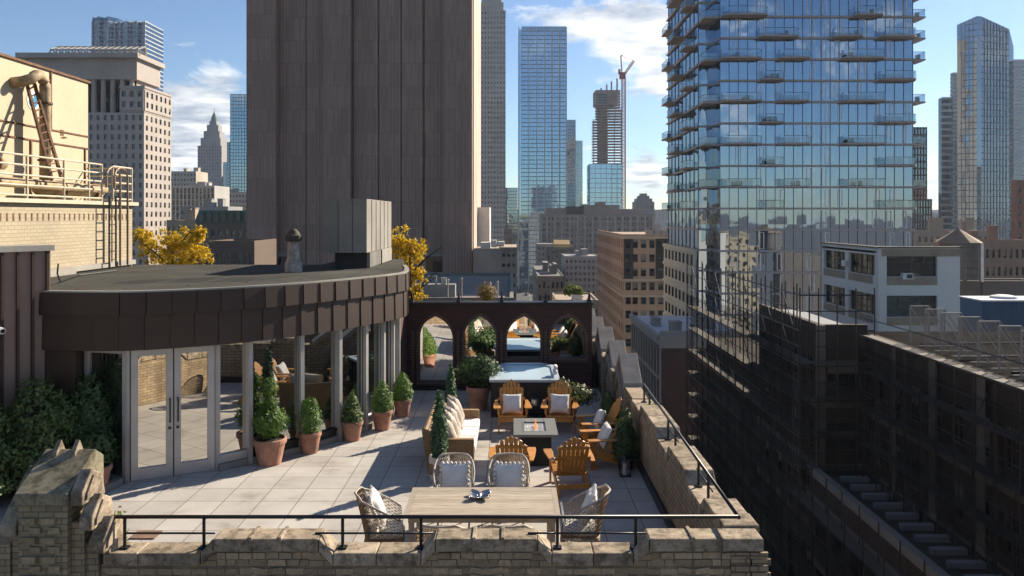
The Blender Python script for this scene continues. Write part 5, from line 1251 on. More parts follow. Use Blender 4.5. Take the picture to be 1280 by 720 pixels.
for (p, z0, z1) in ((75, 6.65, 6.8), (76.5, 6.72, 6.77), (79, 6.6, 6.64), (76, 6.58, 6.62)): q.box(XC + .002, XC + .006, Yp(p), Yp(p) + .16, z0, z1)
q.build('stencil_marks', M['rust'], t, True)
# pipes
t = thing('riser_pipe', 'fat cream pipe bending over the top of the cooling unit', 'pipe', (XC + .3, Yp(55), 4.97))
xo = XC + .40; yp = xo * -1000 / (640 - 56.5)
q = MB(); arc = [(xo, yp, 5.0), (xo, yp, 7.45)] + [(xo, yp - .28 + .28 * math.cos(a), 7.62 + .28 * math.sin(a)) for a in [i * math.pi / 10 for i in range(9)]] + [(xo - .16, yp - .60, 7.70), (XC - .05, yp - .62, 7.66)]
q.tube(arc, .125, 14); q.build('pipe', M['rustpipe'], t, True, smooth=True)
q = MB()
for zz in (7.25, 5.9, 5.4): q.tube([(xo, yp, zz), (xo, yp, zz + .05)], .165, 14)
q.build('flange', M['rust'], t, True)
t = thing('floor_pipe_run', 'rusty horizontal pipes behind the cream railing', 'pipe', (XC + .6, 15, 5.2))
q = MB(); q.tube([(XC + .55, 11, 5.75), (XC + .55, 17.2, 5.72)], .13, 10); q.tube([(XC + .8, 11, 5.35), (XC + .8, 21.0, 5.3)], .11, 10); q.tube([(XC + .5, 18.6, 5.25), (XC + .5, 21.3, 5.25)], .17, 12); q.tube([(XC + .6, 13, 5.5), (XC + .7, 14, 5.2), (XC + .7, 15, 5.6), (XC + .6, 16, 5.2)], .09, 8)
q.build('pipes', M['rustpipe'], t, True, smooth=True)
q = MB()
for yy in (12.5, 14.2, 15.6, 16.9, 19.4, 20.9): q.tube([(XC + .55, yy, 5.74), (XC + .55, yy + .06, 5.74)], .18, 10) if yy < 17.1 else q.tube([(XC + .5, yy, 5.25), (XC + .5, yy + .07, 5.25)], .22, 10)
q.build('flange', M['rust'], t, True)
t = thing('leaning_ladder', 'rusty ladder leaning against the cream cooling unit', 'ladder', (XC + .9, Yp(70), 4.98))
def YZ(p, y, X): Y = -X * 1000 / (640 - p); return (X, Y, CAMZ - (y - 270) * Y / 1000)
a0, a1 = Vector(YZ(65, 225, XC + 1.15)), Vector(YZ(33, 103, XC + .12)); b0, b1 = Vector(YZ(77, 223, XC + 1.15)), Vector(YZ(41, 98, XC + .12))
q = MB(); q.bar(a0, a1, .05, .08); q.build('rail', M['rust'], t, True); q = MB(); q.bar(b0, b1, .05, .08); q.build('rail', M['rust'], t, True)
for k in range(1, 13):
    q = MB(); q.tube([a0.lerp(a1, k / 13), b0.lerp(b1, k / 13)], .018, 6); q.build('rung', M['rust'], t, True)
t = thing('plant_railing', 'cream pipe railing with five rails along the plant room ledge', 'railing', (XW, 16, 4.97))
XRr = XW + .05; ye = 21.3 - 1.0
q = MB()
for k in range(5): q.tube([(XRr, 10, 4.98 + .06 + k * .21), (XRr, -XRr * 1000 / (640 - 127), 4.98 + .06 + k * .21)], .022, 6)
y2, y3 = -XRr * 1000 / (640 - 141), -XRr * 1000 / (640 - 164.5)
for k in range(5): q.tube([(XRr, y2, 4.98 + .06 + k * .21), (XRr, y3, 4.98 + .06 + k * .21), (XRr - 1.2, y3, 4.98 + .06 + k * .21)], .022, 6)
q.build('rails', M['beige_trim'], t, True)
for yy in [10.2, 11.5, 12.8, 14.2, 15.6, 16.9, 18.3, -XRr * 1000 / (640 - 111), -XRr * 1000 / (640 - 127), y2, y3]:
    q = MB(); q.tube([(XRr, yy, 4.972), (XRr, yy, 5.9)], .026, 6); q.build('post', M['beige_trim'], t, True)
t = thing('caged_ladder', 'dark fixed ladder with hooped handrails down the cream brick wall', 'ladder', (XW + .2, 20.3, RZ))
yl0, yl1 = -XRr * 1000 / (640 - 128), -XRr * 1000 / (640 - 136.5); ym = -XRr * 1000 / (640 - 139); yn = -XRr * 1000 / (640 - 148.5)
q = MB()
for yy in (yl0, yl1): q.tube([(XW + .22, yy, RZ + .02), (XW + .22, yy, 5.1)], .022, 6)
q.build('rail', M['black'], t, True)
for k in range(8): q = MB(); q.tube([(XW + .22, yl0, 3.5 + k * .22), (XW + .22, yl1, 3.5 + k * .22)], .013, 5); q.build('rung', M['black'], t, True)
for yy in (ym, yn):
    q = MB(); q.tube([(XW + .28, yy, RZ + .03), (XW + .28, yy, 5.5)] + [(XW + .28, yy - .35 + .35 * math.cos(a), 5.55 + .28 * math.sin(a)) for a in [i * math.pi / 8 for i in range(9)]] + [(XW + .28, yy - .7, 5.3)], .028, 6); q.build('hoop_rail', mat_plain('brown hoop pipe', (.22, .15, .1), .6, .2), t, True)
t = thing('roof_cable', 'black cable trailing from the metal wall onto the pavilion roof', 'cable', (-8.5, 15, RZ))
q = MB(); q.tube([(-8.0, 14.1, 3.75), (-8.3, 14.6, 3.55), (-8.7, 15.4, 3.34), (-9.3, 17.2, 3.33), (-9.2, 18.6, 3.33)], .015, 5); q.build('cable', M['black'], t, True)

# ------------------------------------------------------------------ arcade
t = thing('mirror_arcade', 'dark red brick arcade wall with four pointed arches holding mirrors', 'wall', (-.35, 21.2, 0))
YA = 21.2; ax = lambda p: PX(p, YA); az = lambda p: PZ(p, YA)
arches = [(520.5, 568.5, 479), (577, 622.5, 449), (631, 678.5, 449), (685.5, 734.5, 449)]
def arch_outline(x0, x1, zb, zs, za, n=8):
    """pointed arch polyline from bottom left up and over to bottom right"""
    cx = (x0 + x1) / 2; w = (x1 - x0) / 2; out = [(x0, zb), (x0, zs)]
    hh = za - zs; rr = max(w, (hh * hh + w * w) / (2 * w)); am = math.acos((rr - w) / rr)
    for i in range(1, n):
        u = am * i / n; out.append((x0 + rr - rr * math.cos(u), zs + rr * math.sin(u)))
    out.append((cx, za + .01)); right = [(2 * cx - a, c) for a, c in out[:-1]][::-1]
    return out + right
q = MB(); zt = az(381); X0, X1 = ax(508), ax(740)
zs, za = az(424), az(391.5)
allx = [X0]
for i, (a, c, bt) in enumerate(arches):
    a, c, zb = ax(a), ax(c), az(bt); ol = arch_outline(a, c, zb, zs, za)
    # wall piece around the arch: left half and right half as strips to the top
    Lx = X0 if i == 0 else (ax(arches[i - 1][1]) + a) / 2; Rx = X1 if i == 3 else (c + ax(arches[i + 1][0])) / 2
    q.box(Lx, a, YA, YA + .3, 0, zs); q.box(c, Rx, YA, YA + .3, 0, zs); q.box(a, c, YA, YA + .3, 0, zb)
    top = [(Lx, zs)] + ol[1:len(ol) - 1] + [(Rx, zs), (Rx, zt), (Lx, zt)]
    # build as quads between outline and the top line to keep faces valid
    up = ol[1:-1]
    q.box(Lx, a, YA, YA + .3, zs, zt); q.box(c, Rx, YA, YA + .3, zs, zt)
    for (xa_, z0_), (xb_, z1_) in zip(up, up[1:]):
        if xb_ - xa_ < 1e-5: continue
        q.prism_y([(xa_, z0_), (xb_, z1_), (xb_, zt), (xa_, zt)], YA, YA + .3)
q.build('wall', M['brick_dark'], t, True)
for i, (a, c, bt) in enumerate(arches):
    a, c, zb = ax(a), ax(c), az(bt); o1 = arch_outline(a, c, zb, zs, za); w = .055
    o2 = arch_outline(a + w, c - w, zb, zs, za - .09); q = MB()
    for (p0, p1, r0, r1) in zip(o1, o1[1:], o2, o2[1:]): q.prism_y([p0, p1, r1, r0], YA - .03, YA + .12)
    q.build('arch_trim', M['brick_trim'], t, True)
    q = MB(); q.box(a, c, YA - .05, YA + .1, zb - .07, zb - .002); q.build('sill', M['brick_trim'], t, True)
    o3 = arch_outline(a + .03, c - .03, zb, zs, za - .05); q = MB(); n = len(o3); 
    q.add([(x_, YA + .20, z_) for x_, z_ in o3], [tuple(range(n))]); q.build('mirror', M['mirror'], t, True)
q = MB(); q.box(X0 - .02, X1 + .02, YA - .06, YA + .36, zt + .002, zt + .07); q.build('coping', M['black'], t, True)
for p in (514, 573, 627, 682, 737):
    q = MB(); cx = ax(p); q.box(cx - .05, cx + .05, YA - .02, YA + .3, zt + .07, zt + .13); q.prism_y([(cx - .04, zt + .13), (cx + .04, zt + .13), (cx, zt + .36)], YA + .1, YA + .18); q.build('pinnacle', M['black'], t, True)
for p in (572.5, 627, 682, 516): q = MB(); q.box(ax(p) - .035, ax(p) + .035, YA - .04, YA - .003, 0.001, 1.55); q.build('pilaster', M['brick_trim'], t, True)
q = MB(); q.box(X0 + .001, X1 - .9, YA - .11, YA - .061, 0.001, .13); q.build('plinth', M['black'], t, True)
q = MB(); q.box(-2.98, ax(508) - .005, 19.9, 21.5, 0, zt - .1); q.build('side_wall', M['brick_dark'], t, True)

# ---- hot tub
t = thing('hot_tub', 'dark clad hot tub full of pale blue water in front of the arches', 'hot tub', (.3, 19.2, 0))
tx0, tx1, ty0, ty1, TZ = -.52, 1.10, 18.25, 20.4, .86
oc = lambda e, c=.28: [(tx0 + e + c, ty0 + e), (tx1 - e - c, ty0 + e), (tx1 - e, ty0 + e + c), (tx1 - e, ty1 - e - c), (tx1 - e - c, ty1 - e), (tx0 + e + c, ty1 - e), (tx0 + e, ty1 - e - c), (tx0 + e, ty0 + e + c)]
oc2 = lambda e: [(tx0 + e, ty0 + e), (tx1 - e, ty0 + e), (tx1 - e, ty1 - e - .35), (tx1 - e - .35, ty1 - e), (tx0 + e + .35, ty1 - e), (tx0 + e, ty1 - e - .35)]
q = MB(); q.prism(oc2(.04), .001, TZ - .06); q.build('cladding', M['tubshell'], t, True)
q = MB()
for k in range(14): q.box(tx0 + .05 + k * .112, tx0 + .06 + k * .112, ty0 + .025, ty0 + .039, .01, TZ - .07)
q.build('cladding_slats', M['black'], t, True)
o1, o2 = oc2(0), oc2(.14); q = MB(); n = len(o1)
q.add([(a, c, TZ) for a, c in o1] + [(a, c, TZ) for a, c in o2] + [(a, c, TZ - .055) for a, c in o1] + [(a, c, TZ - .055) for a, c in o2],
      [(i, (i + 1) % n, n + (i + 1) % n, n + i) for i in range(n)] + [(2 * n + i, (i + 1) % n + 2 * n, (i + 1) % n, i) for i in range(n)] + [(n + i, n + (i + 1) % n, 3 * n + (i + 1) % n, 3 * n + i) for i in range(n)])
q.build('rim', M['tubrim'], t, True)
def watermat():
    m, nt, out = newmat('tub water'); b = principled(nt, out, (.42, .53, .60), .3)
    n = noise(nt, coords(nt), 5, 4); bump(nt, b, n.outputs[0], .15, .03); return m
q = MB(); q.add([(a, c, TZ - .03) for a, c in oc2(.139)], [tuple(range(6))]); q.build('water', watermat(), t, True)
t = thing('tub_step', 'low black two-tread step in front of the hot tub', 'step', (.45, 18, 0))
q = MB(); q.box(.18, .72, 17.95, 18.24, 0.001, .30); q.box(.2, .7, 17.65, 17.949, 0.001, .15); q.build('treads', M['black'], t, True, bevel=.01)
# ------------------------------------------------------------------ plants
def leaf_cloud(q, r, pts_fn, n, size, flat=.5):
    for _ in range(n):
        p, nrm = pts_fn(r); p = Vector(p); nrm = Vector(nrm).normalized()
        t_ = nrm.cross(Vector((r.uniform(-1, 1), r.uniform(-1, 1), r.uniform(-1, 1)))).normalized()
        b_ = nrm.cross(t_); s = size * r.uniform(.6, 1.3); tilt = nrm * r.uniform(-.4, .9) * s
        q.add([p - t_ * s * .35, p + t_ * s * .35, p + b_ * s + tilt], [(0, 1, 2)])
def lump(th, ph, ph0): return 1 + .13 * math.sin(3 * th + ph0) * math.sin(5 * ph + ph0 * 2) + .09 * math.sin(7 * th + 4 * ph + ph0)
def cone_fn(h0, h1, r0, r1, bulge=0, seed=0, rag=.0):
    def f(r):
        u = 1 - math.sqrt(r.random()) if r1 < r0 * .5 else r.random(); th = r.uniform(0, 2 * math.pi)
        rad = (r0 + (r1 - r0) * u + bulge * math.sin(math.pi * u)) * lump(th, u * 4, seed) * r.uniform(.72, 1.05)
        if r.random() < rag: rad *= r.uniform(1.05, 1.3)
        return (rad * math.cos(th), rad * math.sin(th), h0 + (h1 - h0) * u), (math.cos(th), math.sin(th), .5)
    return f
def ball_fn(c, rx, ry, rz, seed=0, shell=.6):
    def f(r):
        v = Vector((r.gauss(0, 1), r.gauss(0, 1), r.gauss(0, 1))).normalized(); th = math.atan2(v.y, v.x)
        k = lump(th, v.z * 2, seed) * r.uniform(shell, 1.03)
        return (c[0] + v.x * rx * k, c[1] + v.y * ry * k, c[2] + v.z * rz * k), v
    return f
def core(q, prof, n=10): q.lathe(prof, n)
def pot_mesh(d, h, n=24):
    r = d / 2; q = MB()
    q.lathe([(r * .68, 0.001), (r * .93, h * .78), (r * 1.0, h * .80), (r * 1.03, h * .86), (r * 1.03, h * .97), (r * .99, h), (r * .9, h), (r * .88, h * .9), (.02, h * .9)], n); return q
def potted(name, label, X, Y, d, h, shapes, leaf, lsize, nleaf, group=None, pot='terra', rows=None, stem=False, cat='potted plant'):
    t = thing(name, label, cat, (X, Y, 0), RND.uniform(0, 6), group)
    o = pot_mesh(d, h).build('pot', M[pot], t, smooth=False)
    q = MB(); q.lathe([(d * .44, h * .9 + .002), (d * .43, h * .93), (.02, h * .95)], 16); q.build('soil', M['soil'], t)
    r = random.Random(int(abs(X * 100) + Y * 10)); q = MB(); s_ = MB()
    for i, sh in enumerate(shapes):
        leaf_cloud(q, r, sh[0], int(nleaf * sh[1]), lsize)
    s_.tube([(0, 0, h * .9), (0, 0, h + .12)], .02, 6)
    s_.build('stem', M['bark'], t); q.build('foliage', M[leaf], t, fix=False)
    return t
G5 = 'terracotta potted topiaries along the glass wall'
r_ = RND
potted('potted_topiary', 'largest topiary, two-tiered with a ball top, by the door sidelight', -4.50, 14.86, .60, .48, [(ball_fn((0, 0, .78), .31, .31, .29, 1), .68), (ball_fn((0, 0, 1.13), .14, .14, .10, 3), .14), (ball_fn((0, 0, 1.40), .13, .13, .19, 2), .18)], 'leaf_green', .045, 5200, G5)
potted('potted_topiary', 'short cylindrical boxwood, second terracotta pot from the doors', -3.93, 15.56, .43, .41, [(cone_fn(.40, 1.04, .19, .10, .05, 4), 1)], 'leaf_green', .035, 2800, G5)
potted('potted_topiary', 'small pointed dwarf conifer in the middle terracotta pot of five', -3.28, 16.42, .44, .40, [(cone_fn(.38, 1.02, .20, .01, .04, 5, .2), 1)], 'leaf_conifer', .045, 2400, G5)
potted('potted_topiary', 'broad cone of bright green boxwood, second pot from the far wall', -2.80, 17.24, .45, .42, [(cone_fn(.40, 1.08, .21, .02, .08, 6), 1)], 'leaf_green', .038, 2800, G5)
potted('potted_topiary', 'pear shaped conifer in the terracotta pot nearest the brick arcade', -2.52, 18.38, .42, .40, [(cone_fn(.38, 1.02, .20, .02, .09, 7), 1)], 'leaf_green', .04, 2600, G5)
# baskets with cypress at the sofa
def basket(name, label, X, Y, d, h, hh, rr, n=3600):
    t = thing(name, label, 'potted plant', (X, Y, 0), 0, 'pencil cypresses in baskets by the sofa')
    q = MB(); q.cur = 0; q.lathe([(d * .42, .001), (d * .5, h * .3)], 20); q.cur = 1; q.lathe([(d * .5, h * .3 + .001), (d * .53, h * .55), (d * .51, h * .75)], 20); q.cur = 0; q.lathe([(d * .51, h * .75 + .001), (d * .5, h), (d * .45, h), (d * .44, h * .85), (.02, h * .85)], 20)
    q.build('basket', [M['fabric_beige'], M['wicker']], t)
    r = random.Random(int(X * 50)); q = MB()
    leaf_cloud(q, r, cone_fn(h * .85, hh, rr * .62, .01, rr * .42, 2, .35), n, .06); q.build('foliage', M['leaf_juniper'], t, fix=False)
    q = MB(); q.tube([(0, 0, h * .8), (0, 0, hh * .8)], .02, 6); q.build('stem', M['bark'], t)
basket('pencil_cypress', 'slim pencil cypress in a two-tone basket at the near end of the sofa', -1.27, 13.95, .36, .42, 1.56, .13)
basket('pencil_cypress', 'slimmer pencil cypress behind the far end of the sofa', -1.30, 16.98, .32, .40, 1.46, .10, 2800)
potted('tall_shrub_planter', 'wide dark shrub in a big terracotta urn left of the hot tub', -.80, 19.0, .56, .56, [(ball_fn((0, 0, .92), .56, .45, .36, 1, .3), .7), (ball_fn((.35, -.1, .80), .35, .3, .22, 4, .3), .2), (ball_fn((-.3, .1, 1.05), .3, .3, .28, 9, .3), .1)], 'leaf_dark', .07, 4200)
potted('spreading_shrub_planter', 'spreading olive green shrub in a terracotta pot right of the hot tub step', 1.28, 18.0, .42, .42, [(ball_fn((-.1, 0, .62), .62, .4, .22, 5, .3), .7), (ball_fn((.25, 0, .66), .38, .3, .24, 6, .3), .3)], 'leaf_olive', .07, 3200)
potted('corner_juniper', 'dark conical juniper in the corner behind the nearer side chair', 2.06, 14.55, .36, .30, [(cone_fn(.2, 1.12, .2, .02, .05, 3, .3), 1)], 'leaf_dark', .05, 3000, pot='charcoal')
potted('corner_juniper', 'smaller juniper behind the farther side chair against the side wall', 2.06, 17.1, .34, .3, [(cone_fn(.2, .86, .2, .02, .04, 4, .3), 1)], 'leaf_conifer', .05, 2200, pot='charcoal')
potted('spiky_shrub_pot', 'upright feathery shrub in a terracotta pot beside the glass doors', -6.95, 13.35, .50, .44, [(ball_fn((0, 0, .72), .3, .28, .3, 2, .2), 1)], 'leaf_dark', .09, 2600)
potted('silver_shrub_pot', 'small grey green shrub low beside the spiky one', -7.5, 12.95, .40, .36, [(ball_fn((0, 0, .60), .30, .3, .16, 2, .3), 1)], 'leaf_grey', .06, 1400)
lf = [('left_cypress_shrub', 'broad bushy false cypress, tallest of the dark shrubs, beside the glass pane', -7.9, 13.3, .8, [(cone_fn(.3, 1.95, .62, .15, .12, 1, .4), .7), (ball_fn((.35, -.1, 1.2), .38, .35, .45, 3, .4), .3)], 'leaf_conifer'),
      ('left_cypress_shrub', 'rounded false cypress left of the tallest dark shrub', -8.45, 12.6, .7, [(cone_fn(.3, 1.9, .50, .12, .14, 5, .4), 1)], 'leaf_conifer'),
      ('left_cypress_shrub', 'lowest false cypress at the left edge above the brick pier', -8.2, 11.5, .6, [(cone_fn(.2, 1.55, .46, .15, .15, 6, .4), 1)], 'leaf_conifer'),
      ('left_cypress_shrub', 'very dark narrow conifer against the glass pane left of the doors', -7.25, 13.72, .4, [(cone_fn(.3, 1.9, .30, .1, .1, 7, .4), 1)], 'leaf_dark')]
for nm, lab, X, Y, d, shp, lfm in lf:
    potted(nm, lab, X, Y, d, .4, shp, lfm, .065, 7000, 'dark evergreen shrubs left of the doors', pot='charcoal', cat='shrub')
potted('golden_shrub', 'yellow green shrub cut by the left edge of the picture', -8.05, 10.9, .4, .3, [(ball_fn((-.15, 0, 1.55), .28, .25, .3, 2, .3), .5), (ball_fn((-.1, .1, .9), .3, .25, .25, 2, .3), .5)], 'leaf_lime', .06, 1800, pot='charcoal', cat='shrub')
t = thing('weed_tuft', 'bright green weed tuft growing at the pier end of the railing', 'plant', (-4.42, 9.0, 0))
q = MB(); leaf_cloud(q, random.Random(2), cone_fn(.3, 1.32, .13, .05), 700, .05); q.build('foliage', M['leaf_lime'], t, fix=False)
q = MB(); q.tube([(0, 0, 0.001), (0, 0, .9)], .02, 5); q.build('stem', M['bark'], t)
t = thing('door_mat', 'small brown coir mat on the pavers near the left pier', 'mat', (-5.25, 11.5, 0))
q = MB(); q.box(-.2, .16, -.12, .16, .002, .02); q.build('mat', mat_plain('coir', (.22, .13, .09), .95, var=.4), t)
t = thing('planter_kerb', 'pale concrete kerb edging the shrub bed left of the doors', 'kerb', (-6.9, 13, 0))
q = MB(); q.bar((-7.05, 11.9, .06), (-6.72, 13.7, .06), .14, .12); q.build('kerb', M['concrete'], t, True)

# trees
def limb_tree(name, label, X, Y, z0, zt, blobs, leaf, n, lsize, trunk=.12, thin=1.0):
    t = thing(name, label, 'tree', (X, Y, z0)); H = zt - z0; r = random.Random(int(X * 10 + Y))
    q = MB(); q.tube([(0, 0, 0), (.03, 0, H * .3), (0, .05, H * .6), (.02, 0, H * .9)], [trunk, trunk * .8, trunk * .5, trunk * .12], 7)
    for i in range(9):
        a = r.uniform(0, 6.28); h = H * r.uniform(.2, .75); L = H * r.uniform(.2, .38)
        q.tube([(0, 0, h), (math.cos(a) * L * .5, math.sin(a) * L * .5, h + L * .5), (math.cos(a) * L, math.sin(a) * L, h + L * .85)], [trunk * .4, trunk * .22, trunk * .06], 5)
    q.build('trunk', M['bark'], t)
    q = MB(); cl = []
    for (bx, by, bz, br) in blobs:
        for _ in range(34):
            v = Vector((r.gauss(0, 1), r.gauss(0, 1), r.gauss(0, 1))).normalized() * br * r.uniform(.3, 1.25); cl.append((bx + v.x, by + v.y, bz + v.z * .9, br * r.uniform(.10, .28)))
    for (bx, by, bz, br) in blobs: leaf_cloud(q, r, ball_fn((bx, by, bz), br * 1.2, br * 1.1, br * 1.1, r.random() * 6, .1), int(n * .15 / len(blobs)), lsize)
    for c in cl: leaf_cloud(q, r, ball_fn(c[:3], c[3], c[3], c[3] * .8, r.random() * 6, .2), int(n / len(cl)), lsize)
    q.build('crown', M[leaf], t, fix=False)
Y_ = 32; xx = lambda p: PX(p, Y_)
c0 = xx(215)
limb_tree('yellow_tree', 'yellow autumn tree behind the cream plant room corner', c0, Y_, .8 - .8, 4.6, [(xx(190) - c0, 0, PZ(310, Y_), .62), (xx(212) - c0, 0, PZ(303, Y_), .72), (xx(235) - c0, 0, PZ(305, Y_), .66), (xx(205) - c0, .3, PZ(325, Y_), .7), (xx(250) - c0, 0, PZ(318, Y_), .5), (xx(178) - c0, 0, PZ(295, Y_), .38), (xx(228) - c0, 0, PZ(330, Y_), .6), (xx(247) - c0, 0, PZ(293, Y_), .32)], 'leaf_yellow', 10500, .085)
Y_ = 25; c0 = xx(512)
limb_tree('yellow_tree', 'yellow autumn tree between the concrete bulkhead and the granite tower', c0, Y_, 0.0, 4.1, [(xx(498) - c0, 0, PZ(300, Y_), .45), (xx(508) - c0, 0, PZ(318, Y_), .42), (xx(520) - c0, 0, PZ(312, Y_), .35), (xx(504) - c0, .2, PZ(342, Y_), .48), (xx(520) - c0, 0, PZ(345, Y_), .30), (xx(516) - c0, 0, PZ(368, Y_), .34), (xx(504) - c0, 0, PZ(375, Y_), .35)], 'leaf_yellow', 7500, .07)
Y_ = 152; c0 = xx(717)
limb_tree('round_green_tree', 'round green tree in the distant roof garden right of the street', c0, Y_, PZ(375, Y_), PZ(354, Y_), [(xx(710) - c0, 0, 1.7, .95), (xx(717) - c0, 0, 2.0, 1.2), (xx(724) - c0, 0, 1.5, .9)], 'leaf_lime', 3000, .28, .15)
t = thing('red_flowers', 'cluster of red flowers spilling over the arcade coping', 'flowers', (ax(686), 21.75, .8))
q = MB(); leaf_cloud(q, random.Random(5), ball_fn((0, 0, 1.33), .23, .12, .1, 1, .2), 420, .05); q.build('blooms', M['leaf_red'], t, fix=False)
q = MB(); q.tube([(0, 0, .0), (0, 0, 1.25)], .03, 5); q.build('stem', M['bark'], t)
t = thing('roof_shrub', 'green and yellow shrub on the roof behind the second arch', 'shrub', (PX(582, 24), 24, .8))
q = MB(); leaf_cloud(q, random.Random(8), ball_fn((0, 0, 1.05), .3, .2, .22, 1, .2), 900, .06); q.build('foliage', M['leaf_lime'], t, fix=False)
q = MB(); q.tube([(0, 0, .0), (0, 0, 1)], .03, 5); q.build('stem', M['bark'], t)
t = thing('autumn_shrub', 'brownish autumn shrub on the roof behind the third arch', 'shrub', (PX(608, 26), 26, .8))
q = MB(); leaf_cloud(q, random.Random(9), ball_fn((0, 0, 1.25), .35, .25, .4, 1, .2), 1500, .06); q.build('foliage', mat_leaf('brown autumn leaf', (.22, .13, .03), (.35, .24, .05)), t, fix=False)
q = MB(); q.tube([(0, 0, .0), (0, 0, 1.2)], .03, 5); q.build('stem', M['bark'], t)
t = thing('rooftop_machine', 'grey rooftop air handler beyond the arcade on the left', 'air handler', (PX(543, 62), 62, PZ(372, 60) - .3))
q = MB(); q.box(-1.6, 1.6, 0, 1.2, .001, 1.1); q.build('casing', M['concrete'], t); q = MB(); q.tube([(-.5, .3, 1.1), (-.5, .3, 1.7), (.1, .3, 1.75), (.1, .3, 1.1)], .08, 8); q.box(.5, .9, .2, .6, 1.101, 1.6); q.build('duct', M['flash'], t)
for i, (p, h, lab) in enumerate(((560, 2.5, 'thin grey roof vent pipe with cap, leftmost of three beyond the arcade'), (577, 2.6, 'taller rust stained roof pipe in the middle beyond the arcade'), (622, 2.35, 'cream roof pipe beyond the arcade, nearest the tan building'))):
    t = thing('vent_pipe', lab, 'pipe', (PX(p, 61), 61, PZ(372, 60) - .3), 0, 'vent pipes beyond the arcade'); q = MB(); q.tube([(0, 0, 0.001), (0, 0, h - 1)], .06, 8); q.build('pipe', [M['flash'], M['rustpipe'], M['beige_trim']][i], t); q = MB(); q.lathe([(.1, h - 1.0), (.1, h - .93), (.02, h - .88)], 8); q.build('cap', M['flash'], t)

# ------------------------------------------------------------------ Adirondack chairs (front faces -y)
def adirondack():
    t = thing('adirondack_chair', 'x', 'chair', (0, 0, 0))
    tk = M['teak']
    # side stringers: from front of seat back down to the floor = rear legs
    for s in (-1, 1):
        q = MB(); X = s * .26; q.prism_x([(-.36, .36), (-.36, .24), (.44, .001), (.52, .001), (.50, .10), (-.1, .31)], X - .013, X + .013); q.build('leg', tk, t, bevel=.004)
        q = MB(); X = s * .29; q.box(X - .013, X + .013, -.35, -.25, .001, .53); q.build('leg', tk, t, bevel=.004)
    q = MB()
    for k in range(6):
        y = -.37 + k * .088; z = .365 - k * .021; q.bar((-.285, y, z), (.285, y, z), .08, .02, (0, .25, 1))
    q.box(-.275, .275, -.375, -.352, .25, .352); q.build('seat', tk, t, bevel=.003)
    q = MB(); tilt = .46; n = 7; hs = [.52, .61, .665, .69, .665, .61, .52]
    d = Vector((0, math.sin(tilt), math.cos(tilt))); base = Vector((0, .10, .24)); nrm = Vector((0, -math.cos(tilt), math.sin(tilt)))
    for k in range(n):
        u = (k - 3); w = .062; x0 = u * .068; x1 = u * .078; L = hs[k] + .12
        a = base + Vector((x0, 0, 0)); e = base + Vector((x1, 0, 0)) + d * L
        vs = []
        for o in (nrm * .009, -nrm * .009):
            vs += [a + Vector((-w / 2, 0, 0)) + o, a + Vector((w / 2, 0, 0)) + o, e + Vector((w / 2, 0, 0)) + o + d * (-.02 if u >= 0 else 0.0) , e + Vector((w / 4, 0, 0)) + o + d * (.018 - .01 * max(u, 0)), e + Vector((-w / 4, 0, 0)) + o + d * (.018 + .01 * min(u, 0)), e + Vector((-w / 2, 0, 0)) + o + d * (-.02 if u <= 0 else 0)]
        q.add(vs, [(0, 1, 2, 3, 4, 5), (11, 10, 9, 8, 7, 6)] + [(i, 6 + i, 6 + (i + 1) % 6, (i + 1) % 6) for i in range(6)])
    q.build('backrest', tk, t, bevel=.003)
    q = MB()
    for h, w in ((.12, .5), (.40, .60), (.62, .5)):
        c = base + d * h - nrm * .024; q.bar(c + Vector((-w / 2, 0, 0)), c + Vector((w / 2, 0, 0)), .022, .06, tuple(d)) 
    q.bar((-.27, .43, .16), (.27, .43, .16), .02, .07, (0, 0, 1))
    q.build('back_rails', tk, t)
    for s in (-1, 1):
        q = MB(); X = s * .33
        poly = [(X - .07, -.40), (X + .07, -.40), (X + .078, -.25), (X + .05 + .01 * s, .1), (X + .03, .36), (X - .03, .36), (X - .05 + .01 * s, .1), (X - .078, -.25)]
        q.prism(poly, .533, .556); q.build('armrest', tk, t, bevel=.005)
        q = MB(); q.prism_x([(-.33, .53), (-.27, .53), (-.32, .40)], s * .315 - .012, s * .315 + .012); q.build('arm_bracket', tk, t)
    return t
ch = adirondack()
GC = 'adirondack chairs round the fire table'
spots = [(.00, 17.25, .04, 'far left wooden adirondack chair facing the camera by the hot tub'),
         (1.03, 17.25, -.05, 'far right wooden adirondack chair facing the camera by the hot tub'),
         (.00, 13.62, math.pi - .03, 'near left adirondack chair seen from behind, partly hidden by a dining chair'),
         (.98, 13.55, math.pi + .10, 'near right adirondack chair seen wholly from behind'),
         (1.72, 14.80, -math.pi / 2 + .14, 'nearer of two adirondack chairs backed against the side parapet'),
         (1.72, 15.95, -math.pi / 2 + .10, 'farther of two adirondack chairs backed against the side parapet')]
for i, (X, Y, rz, lab) in enumerate(spots):
    if i == 0: ch.location = (X, Y, 0); ch.rotation_euler = (0, 0, rz); ch['label'] = lab; ch['group'] = GC
    else: dup(ch, (X, Y, 0), rz, lab, GC)

